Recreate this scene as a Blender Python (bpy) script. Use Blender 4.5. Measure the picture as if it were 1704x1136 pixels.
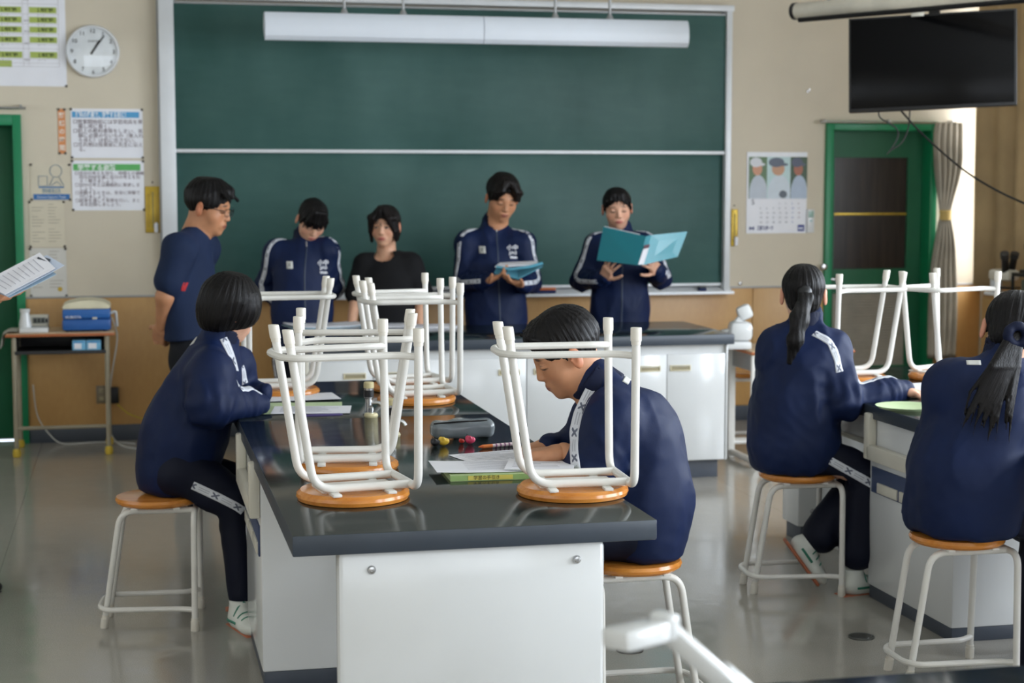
import bpy, bmesh, math, random
import numpy as np
from mathutils import Vector, Matrix
for o in list(bpy.data.objects): bpy.data.objects.remove(o)
S = bpy.context.scene
COL = S.collection
PI = math.pi
# ------------------------------------------------------------------ camera
F, PIT, YAW, EYE = 2810., math.radians(5.406), math.radians(12.768), 1.61
FW = np.array([math.sin(YAW)*math.cos(PIT), math.cos(YAW)*math.cos(PIT), -math.sin(PIT)])
RT = np.array([math.cos(YAW), -math.sin(YAW), 0.])
UP = np.cross(RT, FW)
CAM = np.array([0, 0, EYE])
cd = bpy.data.cameras.new('camera'); cam = bpy.data.objects.new('camera', cd); COL.objects.link(cam)
cam.matrix_world = Matrix(((RT[0], UP[0], -FW[0], 0), (RT[1], UP[1], -FW[1], 0), (RT[2], UP[2], -FW[2], EYE), (0, 0, 0, 1)))
cd.sensor_width = 36; cd.lens = F/1704*36; cd.clip_start = .05
cd.dof.use_dof = True; cd.dof.focus_distance = 4.9; cd.dof.aperture_fstop = 4.2
S.camera = cam
# ------------------------------------------------------------------ world, light, exposure
w = bpy.data.worlds.new('world'); S.world = w; w.use_nodes = True
w.node_tree.nodes['Background'].inputs[0].default_value = (.80, .90, 1, 1)
w.node_tree.nodes['Background'].inputs[1].default_value = 2.0
def area(name, loc, rot, sx, sy, power, col):
    l = bpy.data.lights.new(name, 'AREA'); l.shape = 'RECTANGLE'; l.size = sx; l.size_y = sy; l.energy = power; l.color = col
    o = bpy.data.objects.new(name, l); COL.objects.link(o); o.location = loc; o.rotation_euler = rot
    return o
WX = 5.78          # inner face of the window wall
WIN = [(-2.2, .6), (1.2, 4.2), (4.8, 7.6)]   # window spans along y
for a, b in WIN:
    area('window_daylight', (WX+.45, (a+b)/2, 1.9), (0, PI/2, 0), 1.95, b-a, 262*(b-a)/2.8, (.82, .90, 1))
area('corridor_fill', (-3.7, 4.2, 2.2), (0, -PI/2, 0), 1.0, 7.0, 9, (1, .93, .82))  # added fill light on the unseen corridor side
area('rear_fill', (1.2, -3.85, 2.0), (PI/2, 0, 0), 6.0, 1.7, 44, (.94, .96, 1))  # added fill light behind the camera for surfaces facing it
S.view_settings.view_transform = 'Standard'; S.view_settings.look = 'None'; S.view_settings.gamma = 1
S.view_settings.use_curve_mapping = False; S.view_settings.exposure = 0.06
# ------------------------------------------------------------------ pixel -> point helpers (the photograph is 1704 x 1136)
def ray(x, y): return FW + RT*(x-852)/F - UP*(y-568)/F
def onz(x, y, z): r = ray(x, y); return CAM + r*(z-EYE)/r[2]
def ony(x, y, Y): r = ray(x, y); return CAM + r*Y/r[1]
def at(x, y, d): return CAM + ray(x, y)*d
# ------------------------------------------------------------------ materials
def lin(c):
    return tuple(((v/255)/12.92 if v/255 <= .04045 else ((v/255+.055)/1.055)**2.4) for v in c)
class NT:
    def __init__(s, name, col=(200, 200, 200), rough=.5, metal=0, spec=.5):
        s.m = bpy.data.materials.new(name); s.m.use_nodes = True; s.t = s.m.node_tree
        s.b = s.t.nodes['Principled BSDF']; s.b.inputs['Base Color'].default_value = lin(col)+(1,)
        s.b.inputs['Roughness'].default_value = rough; s.b.inputs['Metallic'].default_value = metal
        s.b.inputs['Specular IOR Level'].default_value = spec
    def n(s, k, **kw):
        nd = s.t.nodes.new(k)
        for a, v in kw.items():
            if a.startswith('i_'): nd.inputs[a[2:].replace('_', ' ')].default_value = v
            else: setattr(nd, a, v)
        return nd
    def l(s, a, b): s.t.links.new(a, b)
    def math(s, op, a, b=None, c=None, clamp=False):
        nd = s.n('ShaderNodeMath', operation=op, use_clamp=clamp)
        for i, v in enumerate((a, b, c)):
            if v is None: continue
            if isinstance(v, (int, float)): nd.inputs[i].default_value = v
            else: s.l(v, nd.inputs[i])
        return nd.outputs[0]
    def mix(s, f, a, b):
        nd = s.n('ShaderNodeMix', data_type='RGBA')
        for i, v in ((0, f), (6, a), (7, b)):
            if isinstance(v, (int, float)): nd.inputs[i].default_value = v
            elif isinstance(v, tuple): nd.inputs[i].default_value = lin(v)+(1,)
            else: s.l(v, nd.inputs[i])
        return nd.outputs[2]
    def noise(s, scale, detail=3, vec=None, stretch=(1, 1, 1), coord='Object'):
        nz = s.n('ShaderNodeTexNoise'); nz.inputs['Scale'].default_value = scale; nz.inputs['Detail'].default_value = detail
        mp = s.n('ShaderNodeMapping'); mp.inputs['Scale'].default_value = stretch
        if vec is None: vec = s.n('ShaderNodeTexCoord').outputs[coord]
        s.l(vec, mp.inputs[0]); s.l(mp.outputs[0], nz.inputs['Vector'])
        return nz.outputs[0]
    def attr(s, name): return s.n('ShaderNodeAttribute', attribute_name=name)
    def ramp(s, f, a, b): # map f from [a,b] to [0,1]
        nd = s.n('ShaderNodeMapRange'); nd.inputs[1].default_value = a; nd.inputs[2].default_value = b
        s.l(f, nd.inputs[0]); return nd.outputs[0]
    def bump(s, h, dist, strength=1):
        nd = s.n('ShaderNodeBump'); nd.inputs['Strength'].default_value = strength; nd.inputs['Distance'].default_value = dist
        s.l(h, nd.inputs['Height']); s.l(nd.outputs[0], s.b.inputs['Normal'])
    def col(s, c): s.l(c, s.b.inputs['Base Color'])
def varied(name, c, rough=.5, amt=.06, scale=6, stretch=(1, 1, 1), metal=0, spec=.5, bump=0, bscale=60):
    """colour with soft noise variation"""
    n = NT(name, c, rough, metal, spec)
    f = n.noise(scale, 4, stretch=stretch)
    lo = tuple(max(0, v*(1-amt)) for v in c); hi = tuple(min(255, v*(1+amt)) for v in c)
    n.col(n.mix(n.ramp(f, .3, .7), lo, hi))
    if bump: n.bump(n.noise(bscale, 3, stretch=stretch), bump)
    return n.m
M = {}
M['wall'] = varied('wall_paint', (212, 201, 180), .7, .02, 2, bump=.001, bscale=150)
M['ceiling'] = varied('ceiling_board', (225, 224, 218), .8, .03, 30)
def wood(name, a, b, rough=.35, st=(3, 3, .35), scale=5):
    n = NT(name, a, rough); f = n.noise(scale, 8, stretch=st); g = n.noise(scale*14, 4, stretch=st)
    h = n.math('ADD', n.math('MULTIPLY', f, .7), n.math('MULTIPLY', g, .3))
    n.col(n.mix(n.ramp(h, .35, .65), a, b)); return n.m
M['panel'] = wood('wainscot_wood', (204, 160, 100), (192, 146, 88), .4, (1.2, 1.2, .5), 2.5)
M['seatwood'] = wood('seat_plywood', (216, 144, 66), (196, 118, 44), .18, (2, 14, 14), 4)
M['seatedge'] = M['seatwood']
M['desktop'] = wood('desk_wood', (206, 178, 142), (188, 158, 122), .3, (1, 8, 8), 4)
M['deskedge'] = varied('desk_edge', (176, 100, 56), .4)
# floor: speckled glossy vinyl, joints
n = NT('floor_vinyl', (150, 145, 135), .2, 0, .6)
tc = n.n('ShaderNodeTexCoord').outputs['Object']
sp = n.noise(260, 2, tc); pat = n.noise(1.3, 4, tc)
c1 = n.mix(n.ramp(sp, .35, .68), (146, 141, 130), (178, 173, 163))
c2 = n.mix(n.ramp(pat, .35, .7), c1, (163, 158, 148))
sx = n.n('ShaderNodeSeparateXYZ'); n.l(tc, sx.inputs[0])
jx = n.math('LESS_THAN', n.math('PINGPONG', n.math('ADD', sx.outputs[0], .55), .91), .0016)
n.col(n.mix(n.math('MULTIPLY', jx, .5), c2, (90, 86, 78)))
n.l(n.ramp(n.noise(9, 5, tc), 0, 3.8), n.b.inputs['Roughness'])
n.bump(n.noise(18, 3, tc), .0012, .5)
M['floor'] = n.m
M['white'] = varied('laminate_white', (218, 219, 218), .14, .012, 3, spec=.55)
M['cream'] = varied('molded_cream', (212, 207, 192), .3, .02, 4)
M['kick'] = varied('kick_grey', (68, 74, 84), .45)
n = NT('black_top', (30, 36, 37), .13, 0, .6)
n.col(n.mix(n.ramp(n.noise(40, 4), .4, .6), (24, 33, 32), (30, 40, 38)))
n.l(n.math('ADD', n.math('MULTIPLY', n.noise(6, 5), .12), .07), n.b.inputs['Roughness'])
M['top'] = n.m
M['topedge'] = varied('black_top_edge', (52, 60, 70), .4, .04)
M['tube'] = varied('stool_paint', (226, 223, 216), .28, .02, 8, spec=.5)
M['cap'] = varied('rubber_cap', (226, 220, 208), .45, .02, 8)
M['steel'] = NT('steel', (190, 190, 190), .25, 1).m
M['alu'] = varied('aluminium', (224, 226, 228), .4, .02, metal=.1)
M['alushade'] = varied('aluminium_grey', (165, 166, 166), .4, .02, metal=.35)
M['paper'] = varied('paper', (238, 238, 243), .6, .01)
M['paperwarm'] = varied('paper_warm', (214, 204, 182), .7, .02)
M['black'] = varied('black_plastic', (18, 18, 20), .4)
M['dark'] = varied('dark_grey', (45, 45, 46), .5)
M['gold'] = varied('brass_plate', (196, 164, 62), .35, .08, 14, metal=.5)
M['green'] = varied('door_green', (12, 92, 58), .5, .05, 3)
M['greenframe'] = varied('door_frame_green', (18, 128, 82), .4, .04, 3)
M['doorglass'] = varied('door_glass', (46, 40, 36), .25, .2, 5, stretch=(6, 1, .4))
M['curtain'] = varied('curtain_beige', (184, 158, 118), .85, .05, 4, bump=.002, bscale=90)
M['curtaingrey'] = varied('curtain_greige', (176, 168, 152), .85, .05, 8, bump=.002, bscale=90)
M['tieback'] = varied('tieback_yellow', (214, 186, 116), .8)
M['screen'] = NT('tv_glass', (5, 5, 6), .2, 0, .14).m
M['cable'] = varied('cable_black', (20, 20, 22), .5)
M['cablewhite'] = varied('cable_white', (205, 205, 200), .5)
M['cableyellow'] = varied('cable_yellow', (200, 180, 40), .5)
M['tacks'] = varied('magnet_dark', (66, 60, 54), .5)
M['darkwood'] = varied('plate_bakelite', (90, 70, 40), .5)
def flat(c, rough=.5, name=None):
    k = 'f%d_%d_%d' % c
    if k not in M: M[k] = varied(name or 'print_colour', c, rough, .015, 20)
    return M[k]
# blackboard: chalk smears
n = NT('blackboard', (40, 78, 72), .5, 0, .35)
tc = n.n('ShaderNodeTexCoord').outputs['Object']
s1 = n.noise(1.6, 6, tc, (1, 1, .6)); s2 = n.noise(9, 6, tc, (.5, 1, 2.2))
dust = n.math('ADD', n.math('MULTIPLY', n.ramp(s1, .35, .75), .6), n.math('MULTIPLY', n.ramp(s2, .4, .75), .10))
n.col(n.mix(n.math('MULTIPLY', dust, .75), (40, 80, 75), (92, 126, 120)))
M['board'] = n.m
# ------------------------------------------------------------------ mesh helpers
def link(name, me, mat=None, parent=None):
    o = bpy.data.objects.new(name, me); COL.objects.link(o)
    if mat is not None: me.materials.append(mat)
    if parent is not None: o.parent = parent
    return o
def bobj(name, bm, mat, parent=None, smooth=True, angle=.6):
    bmesh.ops.recalc_face_normals(bm, faces=bm.faces)
    me = bpy.data.meshes.new(name); bm.to_mesh(me); bm.free()
    if smooth:
        me.polygons.foreach_set('use_smooth', [True]*len(me.polygons))
        me.set_sharp_from_angle(angle=angle)
    return link(name, me, mat, parent)
def tag(o, label=None, cat=None, group=None, kind=None):
    if label: o['label'] = label
    if cat: o['category'] = cat
    if group: o['group'] = group
    if kind: o['kind'] = kind
    return o
def thing(name, label, cat, loc=(0, 0, 0), rz=0, group=None):
    o = bpy.data.objects.new(name, None); COL.objects.link(o); o.empty_display_size = .1
    o.location = loc; o.rotation_euler = (0, 0, rz); return tag(o, label, cat, group)
def B(): return bmesh.new()
def box(bm, lo, hi, bev=0, seg=2, mat=None):
    lo = np.minimum(lo, hi) if not isinstance(lo, tuple) else lo
    r = bmesh.ops.create_cube(bm, size=1); vs = r['verts']
    for v in vs: v.co = Vector([(lo[i]+hi[i])/2 + v.co[i]*abs(hi[i]-lo[i]) for i in range(3)])
    if bev:
        es = list({e for v in vs for e in v.link_edges})
        r2 = bmesh.ops.bevel(bm, geom=es, offset=bev, segments=seg, profile=.5, affect='EDGES')
        vs = list({v for f in r2['faces'] for v in f.verts} | {v for v in vs if v.is_valid})
    if mat is not None:
        for v in vs: v.co = mat @ v.co
    return vs
def BX(name, lo, hi, mat, parent=None, bev=.003, m=None):
    bm = B(); box(bm, lo, hi, bev, 2, m); return bobj(name, bm, mat, parent)
def tube(bm, pts, r, seg=10, cap=True, radii=None):
    pts = [Vector(p) for p in pts]; n = len(pts); rings = []
    t0 = (pts[1]-pts[0]).normalized(); u = t0.orthogonal().normalized()
    for i, p in enumerate(pts):
        t = (pts[min(i+1, n-1)]-pts[max(i-1, 0)]).normalized()
        u = (u - t*u.dot(t)).normalized(); v = t.cross(u); rr = radii[i] if radii else r
        rings.append([bm.verts.new(p + (u*math.cos(a)+v*math.sin(a))*rr) for a in [2*PI*k/seg for k in range(seg)]])
    for a, b in zip(rings, rings[1:]):
        for k in range(seg): bm.faces.new((a[k], a[(k+1) % seg], b[(k+1) % seg], b[k]))
    if cap: bm.faces.new(rings[0][::-1]); bm.faces.new(rings[-1])
def fillet(pts, r, seg=5):
    """round the corners of a polyline"""
    pts = [Vector(p) for p in pts]; out = [pts[0]]
    for a, b, c in zip(pts, pts[1:], pts[2:]):
        d1 = (a-b); d2 = (c-b); rr = min(r, d1.length*.48, d2.length*.48)
        p, q = b+d1.normalized()*rr, b+d2.normalized()*rr
        for k in range(seg+1):
            t = k/seg; out.append(p*(1-t)**2 + b*2*t*(1-t) + q*t*t)
    return out+[pts[-1]]
def lathe(bm, prof, c=(0, 0, 0), seg=32, m=None):
    rings = []
    for r, z in prof:
        if r < 1e-6: rings.append([bm.verts.new((c[0], c[1], c[2]+z))])
        else: rings.append([bm.verts.new((c[0]+r*math.cos(2*PI*k/seg), c[1]+r*math.sin(2*PI*k/seg), c[2]+z)) for k in range(seg)])
    for a, b in zip(rings, rings[1:]):
        for k in range(seg):
            A = [a[k % len(a)], a[(k+1) % len(a)], b[(k+1) % len(b)], b[k % len(b)]]
            f = []; [f.append(v) for v in A if v not in f]
            if len(f) > 2:
                try: bm.faces.new(f)
                except ValueError: pass
    if m is not None:
        for r in rings:
            for v in r: v.co = m @ v.co
def prism(bm, pts, vec):
    """extrude polygon pts by vec"""
    a = [bm.verts.new(p) for p in pts]; b = [bm.verts.new(Vector(p)+Vector(vec)) for p in pts]; n = len(a)
    bm.faces.new(a); bm.faces.new(b[::-1])
    for k in range(n): bm.faces.new((a[k], b[k], b[(k+1) % n], a[(k+1) % n]))
def dup(root, loc, rz, label, group=None):
    r = root.copy(); COL.objects.link(r); r.location = loc; r.rotation_euler = (0, 0, rz); r['label'] = label
    if group: r['group'] = group
    for ch in list(root.children):
        c = ch.copy(); COL.objects.link(c); c.parent = r
        for g in ch.children: d = g.copy(); COL.objects.link(d); d.parent = c
    return r
def rot_from(x, y, z): return Matrix(((x[0], y[0], z[0]), (x[1], y[1], z[1]), (x[2], y[2], z[2])))
def text_mesh(s, size, mat, name, parent, M4, align='LEFT', width=None, bold=0, ext=.0004):
    """flat lettering: a text curve turned into a mesh and placed by matrix M4 (x right, y up, z out)"""
    cu = bpy.data.curves.new('t', 'FONT'); cu.body = s; cu.size = size; cu.align_x = align; cu.extrude = ext; cu.offset = bold; cu.resolution_u = 2
    o = bpy.data.objects.new('t', cu); COL.objects.link(o)
    dg = bpy.context.evaluated_depsgraph_get(); me = bpy.data.meshes.new_from_object(o.evaluated_get(dg))
    bpy.data.objects.remove(o)
    if width and len(me.vertices):
        xs = [v.co.x for v in me.vertices]; k = width/max(1e-4, max(xs)-min(xs))
        for v in me.vertices: v.co.x *= k
    me.transform(M4); me.name = name; me.materials.clear()
    return link(name, me, mat, parent)
RX = Matrix.Rotation(PI/2, 4, 'X')
FT = lambda x, z, y: Matrix(((1, 0, 0, x), (0, 0, -1, y), (0, 1, 0, z), (0, 0, 0, 1)))
# ------------------------------------------------------------------ implicit surfaces for people, hair and cloth
def _smin(a, b, k):
    if k <= 0: return np.minimum(a, b)
    h = np.maximum(k-np.abs(a-b), 0)/k
    return np.minimum(a, b) - h*h*k*.25
class Field:
    """a list of rounded cones / ellipsoids / boxes blended smoothly; ops in order"""
    def __init__(s): s.p = []; s.disp = None
    def cone(s, a, b, ra, rb, k=.02, flat=None, sub=False, tagn=None):
        # flat: (axis vector, factor) squashes space along an axis about the segment
        a = np.array(a, float); b = np.array(b, float)
        R = max(ra, rb)*1.05
        s.p.append(('c', a, b, ra, rb, k, flat, sub, np.minimum(a, b)-R, np.maximum(a, b)+R)); return s
    def ell(s, c, r, k=.02, R=None, sub=False):
        c = np.array(c, float); r = np.array(r, float); R = np.eye(3) if R is None else np.array(R, float)
        e = np.sqrt((R**2) @ (r**2))
        s.p.append(('e', c, r, R, None, k, None, sub, c-e, c+e)); return s
    def rbox(s, c, hx, rad, R=None, k=.01, sub=False):
        c = np.array(c, float); hx = np.array(hx, float); R = np.eye(3) if R is None else np.array(R, float)
        e = np.abs(R) @ hx
        s.p.append(('b', c, hx, R, rad, k, None, sub, c-e, c+e)); return s
    def half(s, c, nrm, k=.01):
        """cut away everything on the side the normal points to"""
        nrm = np.array(nrm, float); nrm /= np.linalg.norm(nrm)
        s.p.append(('h', np.array(c, float), nrm, None, None, k, None, True, None, None)); return s
    def d1(s, q, P):
        t = q[0]
        if t == 'c':
            a, b, ra, rb, fl = q[1], q[2], q[3], q[4], q[6]
            ab = b-a; L = float(ab@ab)+1e-12; X = P-a
            if fl is not None:
                ax = np.array(fl[0], float); ax = ax-ab*(ax@ab)/L; ax /= np.linalg.norm(ax)+1e-9
                c = X@ax; X = X+np.outer(c*(1/fl[1]-1), ax)
            h = np.clip((X@ab)/L, 0, 1)
            return np.linalg.norm(X-h[:, None]*ab, axis=1)-(ra+(rb-ra)*h)
        if t == 'e':
            X = (P-q[1])@q[3]; k0 = np.linalg.norm(X/q[2], axis=1); k1 = np.linalg.norm(X/(q[2]**2), axis=1)
            return k0*(k0-1)/np.maximum(k1, 1e-6)
        if t == 'b':
            X = np.abs((P-q[1])@q[3])-(q[2]-q[4]); return np.linalg.norm(np.maximum(X, 0), axis=1)+np.minimum(X.max(axis=1), 0)-q[4]
        if t == 'h': return -((P-q[1])@q[2])
    def ev(s, P, disp=True):
        d = np.full(len(P), .3)
        for q in s.p:
            v = s.d1(q, P)
            d = -_smin(-d, v, q[5]) if q[7] else _smin(d, v, q[5])
        if disp and s.disp is not None: d = d+s.disp(P)
        return d
    def bounds(s):
        lo = np.min([q[8] for q in s.p if not q[7]], axis=0); hi = np.max([q[9] for q in s.p if not q[7]], axis=0)
        return lo, hi
    def mesh(s, h):
        lo, hi = s.bounds(); lo = lo-3*h-.008; hi = hi+3*h+.008
        n = np.ceil((hi-lo)/h).astype(int)+1
        D = np.full(n, .3, np.float64)
        ax = [lo[i]+np.arange(n[i])*h for i in range(3)]
        for q in s.p:
            if q[8] is None: i0 = np.zeros(3, int); i1 = n
            else:
                m = q[5]+2.5*h
                i0 = np.maximum(((q[8]-m-lo)/h).astype(int), 0); i1 = np.minimum(((q[9]+m-lo)/h).astype(int)+2, n)
            sl = tuple(slice(i0[i], i1[i]) for i in range(3))
            g = np.stack(np.meshgrid(*[ax[i][sl[i]] for i in range(3)], indexing='ij'), -1).reshape(-1, 3)
            if len(g) == 0: continue
            sub = D[sl]; sh = sub.shape
            if q[7]:
                near = (sub < .05).ravel(); o = sub.ravel().copy()
                if near.any(): o[near] = -_smin(-o[near], s.d1(q, g[near]), q[5])
            else: o = _smin(sub.ravel(), s.d1(q, g), q[5])
            D[sl] = o.reshape(sh)
        if s.disp is not None:
            idx = np.argwhere(np.abs(D) < .045); P = lo+idx*h
            D[tuple(idx.T)] += s.disp(P)
        return nets(D, lo, h)
def nets(D, lo, h):
    I = D < 0; n = D.shape
    c = np.zeros(tuple(v-1 for v in n), np.int8)
    for a in (0, 1):
        for b in (0, 1):
            for e in (0, 1): c += I[a:n[0]-1+a, b:n[1]-1+b, e:n[2]-1+e]
    act = np.argwhere((c > 0) & (c < 8)); idx = np.full(c.shape, -1, np.int64); idx[tuple(act.T)] = np.arange(len(act))
    acc = np.zeros((len(act), 3)); cnt = np.zeros(len(act))
    cor = [(a, b, e) for a in (0, 1) for b in (0, 1) for e in (0, 1)]
    for p in cor:
        for ax in range(3):
            if p[ax]: continue
            q = list(p); q[ax] = 1
            d0 = D[tuple((act+p).T)]; d1 = D[tuple((act+q).T)]
            m = (d0 < 0) != (d1 < 0); t = np.where(m, d0/np.where(m, d0-d1, 1), 0)
            v = np.array(p, float)+np.zeros((len(act), 3)); v[:, ax] += t
            acc[m] += v[m]; cnt[m] += 1
    V = lo+(act+acc/cnt[:, None])*h
    quads = []
    for ax in range(3):
        a0 = [slice(None)]*3; a1 = [slice(None)]*3; a0[ax] = slice(0, -1); a1[ax] = slice(1, None)
        s0 = I[tuple(a0)]; s1 = I[tuple(a1)]; E = np.argwhere(s0 != s1); inside = s0[tuple(E.T)]
        u, v = (ax+1) % 3, (ax+2) % 3
        ok = (E[:, u] > 0) & (E[:, v] > 0) & (E[:, u] < n[u]-1) & (E[:, v] < n[v]-1); E = E[ok]; inside = inside[ok]
        du = np.zeros(3, int); du[u] = 1; dv = np.zeros(3, int); dv[v] = 1
        Q = np.stack([idx[tuple((E-du-dv).T)], idx[tuple((E-dv).T)], idx[tuple(E.T)], idx[tuple((E-du).T)]], 1)
        Q[~inside] = Q[~inside][:, ::-1]; quads.append(Q)
    return V, np.concatenate(quads)
def nmesh(name, V, Q, mat, parent=None, attrs=None):
    me = bpy.data.meshes.new(name); me.vertices.add(len(V)); me.vertices.foreach_set('co', np.asarray(V, np.float32).ravel())
    me.loops.add(Q.size); me.loops.foreach_set('vertex_index', Q.ravel().astype(np.int32))
    me.polygons.add(len(Q)); me.polygons.foreach_set('loop_start', np.arange(0, Q.size, Q.shape[1], dtype=np.int32))
    me.polygons.foreach_set('use_smooth', np.ones(len(Q), bool)); me.update(calc_edges=True)
    for k, v in (attrs or {}).items():
        a = me.attributes.new(k, 'FLOAT_VECTOR', 'POINT'); a.data.foreach_set('vector', np.asarray(v, np.float32).ravel())
    return link(name, me, mat, parent)
def relax(V, Q, it=2, lam=.5):
    for _ in range(it):
        acc = np.zeros_like(V); cnt = np.zeros(len(V))
        for k in range(4):
            for j in (1, 3):
                np.add.at(acc, Q[:, k], V[Q[:, (k+j) % 4]]); np.add.at(cnt, Q[:, k], 1)
        V = V*(1-lam)+lam*acc/np.maximum(cnt, 1)[:, None]
    return V
def joinm(parts):
    Vs, Qs, o = [], [], 0
    for V, Q in parts: Vs.append(V); Qs.append(Q+o); o += len(V)
    return np.concatenate(Vs), np.concatenate(Qs)
def waves(seed, freq, amp, n=7, stretch=None):
    rs = np.random.RandomState(seed); D = rs.normal(size=(n, 3)); D /= np.linalg.norm(D, axis=1)[:, None]
    D *= freq*rs.uniform(.6, 1.6, (n, 1)); ph = rs.uniform(0, 6.28, n)
    if stretch is not None: D = D*np.array(stretch)
    return lambda P: amp*np.sin(P@D.T+ph).sum(1)/math.sqrt(n)
# ------------------------------------------------------------------ the room
YW = 10.75; XL = -3.4; YB = -3.9; ZC = 3.2
def st(o): o['kind'] = 'structure'; return o
def wrect(x0, y0, x1, y1, Y=YW):
    """axis-aligned rectangle on a wall plane from pixel corners: returns X0, X1, Z0, Z1"""
    a, b, c, d = ony(x0, y0, Y), ony(x1, y0, Y), ony(x0, y1, Y), ony(x1, y1, Y)
    return (a[0]+c[0])/2, (b[0]+d[0])/2, (c[2]+d[2])/2, (a[2]+b[2])/2
st(BX('floor', (XL, YB, -.1), (WX, YW+.1, 0), M['floor'], bev=0))
st(BX('ceiling', (XL, YB, ZC), (WX, YW, ZC+.1), M['ceiling'], bev=0))
D1 = (-1.55, -.630, 1.995); D2 = (4.615, 5.42, 2.0)      # door openings on the front wall
DADO = .895
bm = B()
segs = [(XL, D1[0]), (D1[1], D2[0]), (D2[1], WX)]
for a, b in segs: box(bm, (a, YW, 0), (b, YW+.2, ZC))
for d in (D1, D2): box(bm, (d[0], YW, d[2]), (d[1], YW+.2, ZC))
wf = st(bobj('wall_front', bm, M['wall'], smooth=False))
for a, b in segs:                                        # wainscot boards, one object each
    n = max(1, round((b-a)/1.75)) ; x = a
    edges = [a, b] if n == 1 else ([a] + [v for v in (.62, 2.36, 4.10) if a < v < b] + [b])
    if a == segs[0][0]: edges = [a, b]
    for u, v in zip(edges, edges[1:]):
        BX('wainscot_panel', (u+.002, YW-.012, .1), (v-.002, YW, DADO), M['panel'], wf, .002)
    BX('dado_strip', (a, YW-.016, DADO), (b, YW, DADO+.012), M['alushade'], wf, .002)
    st(BX('baseboard_front', (a, YW-.018, 0), (b, YW, .1), M['kick'], bev=.002))
st(BX('wall_left', (XL-.2, YB, 0), (XL, YW, 1.7), M['wall'], bev=0))
st(BX('wall_left', (XL-.2, YB, 2.7), (XL, YW, ZC), M['wall'], bev=0))
st(BX('wall_back', (XL, YB-.2, 0), (WX, YB, 1.15), M['wall'], bev=0))
st(BX('wall_back', (XL, YB-.2, 2.85), (WX, YB, ZC), M['wall'], bev=0))
for a, b in ((XL, -1.8), (4.2, WX)): st(BX('wall_back', (a, YB-.2, 1.15), (b, YB, 2.85), M['wall'], bev=0))
# window wall (right)
SILL, HEAD = .93, 2.88
allw = WIN+[(8.95, 10.68)]
bm = B(); box(bm, (WX, YB, 0), (WX+.2, YW+.2, SILL)); box(bm, (WX, YB, HEAD), (WX+.2, YW+.2, ZC))
y = YB
for a, b in allw: box(bm, (WX, y, SILL), (WX+.2, a, HEAD)); y = b
box(bm, (WX, y, SILL), (WX+.2, YW+.2, HEAD))
wr = st(bobj('wall_right', bm, M['wall'], smooth=False))
for k in range(8): BX('wainscot_panel', (WX-.012, YB+.03+1.82*k, .1), (WX, min(YW-.02, YB+1.84+1.82*k), SILL-.03), M['panel'], wr, .002)
st(BX('trim_1', (WX-.05, YB, SILL-.03), (WX+.2, YW-.014, SILL), M['alu'], bev=.003))
pane = bpy.data.materials.new('window_glass'); pane.use_nodes = True; t = pane.node_tree; t.nodes.clear()
o_, mx, tr, gl = [t.nodes.new(k) for k in ('ShaderNodeOutputMaterial', 'ShaderNodeMixShader', 'ShaderNodeBsdfTransparent', 'ShaderNodeBsdfGlossy')]
mx.inputs[0].default_value = .06; gl.inputs['Roughness'].default_value = .02
t.links.new(tr.outputs[0], mx.inputs[1]); t.links.new(gl.outputs[0], mx.inputs[2]); t.links.new(mx.outputs[0], o_.inputs[0])
M['pane'] = pane
for i, (a, b) in enumerate(allw):
    wn = st(thing('window_%d' % (i+1), None, None, (0, 0, 0)))
    for u, v in ((a, (a+b)/2), ((a+b)/2, b)):
        bm = B()
        for lo, hi in (((WX+.06, u, SILL), (WX+.1, u+.04, HEAD)), ((WX+.06, v-.04, SILL), (WX+.1, v, HEAD)), ((WX+.06, u, SILL), (WX+.1, v, SILL+.05)), ((WX+.06, u, HEAD-.05), (WX+.1, v, HEAD))): box(bm, lo, hi)
        bobj('window_frame', bm, M['alu'], wn, False)
        BX('pane', (WX+.076, u+.04, SILL+.05), (WX+.082, v-.04, HEAD-.05), M['pane'], wn, 0)
for nm, lo, hi, n_ in (('window_5', (XL-.12, YB, 1.7), (XL-.08, YW, 2.7), 8), ('window_6', (-1.8, YB-.12, 1.15), (4.2, YB-.08, 2.85), 4)):   # corridor side and rear, unseen, made for the added fill lights
    wn = st(thing(nm, None, None)); ax = 1 if nm == 'window_5' else 0
    bm = B()
    for z in (lo[2], hi[2]-.05): box(bm, (lo[0], lo[1], z), (hi[0], hi[1], z+.05))
    for k in range(n_+1):
        a, b = list(lo), list(hi); c_ = lo[ax]+(hi[ax]-lo[ax])*k/n_; a[ax] = max(lo[ax], c_-.025); b[ax] = min(hi[ax], c_+.025); box(bm, tuple(a), tuple(b))
    bobj('window_frame', bm, M['alu'], wn, False)
    a, b = list(lo), list(hi); a[1-ax] += .015; b[1-ax] = a[1-ax]+.006; a[2] += .05; b[2] -= .05; BX('pane', tuple(a), tuple(b), M['pane'], wn, 0)
# daylight outside the front right window, behind its drawn curtain
area('window_daylight', (WX+.35, 9.82, 1.9), (0, PI/2, 0), 1.9, 1.7, 85, (.96, .97, 1))
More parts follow.
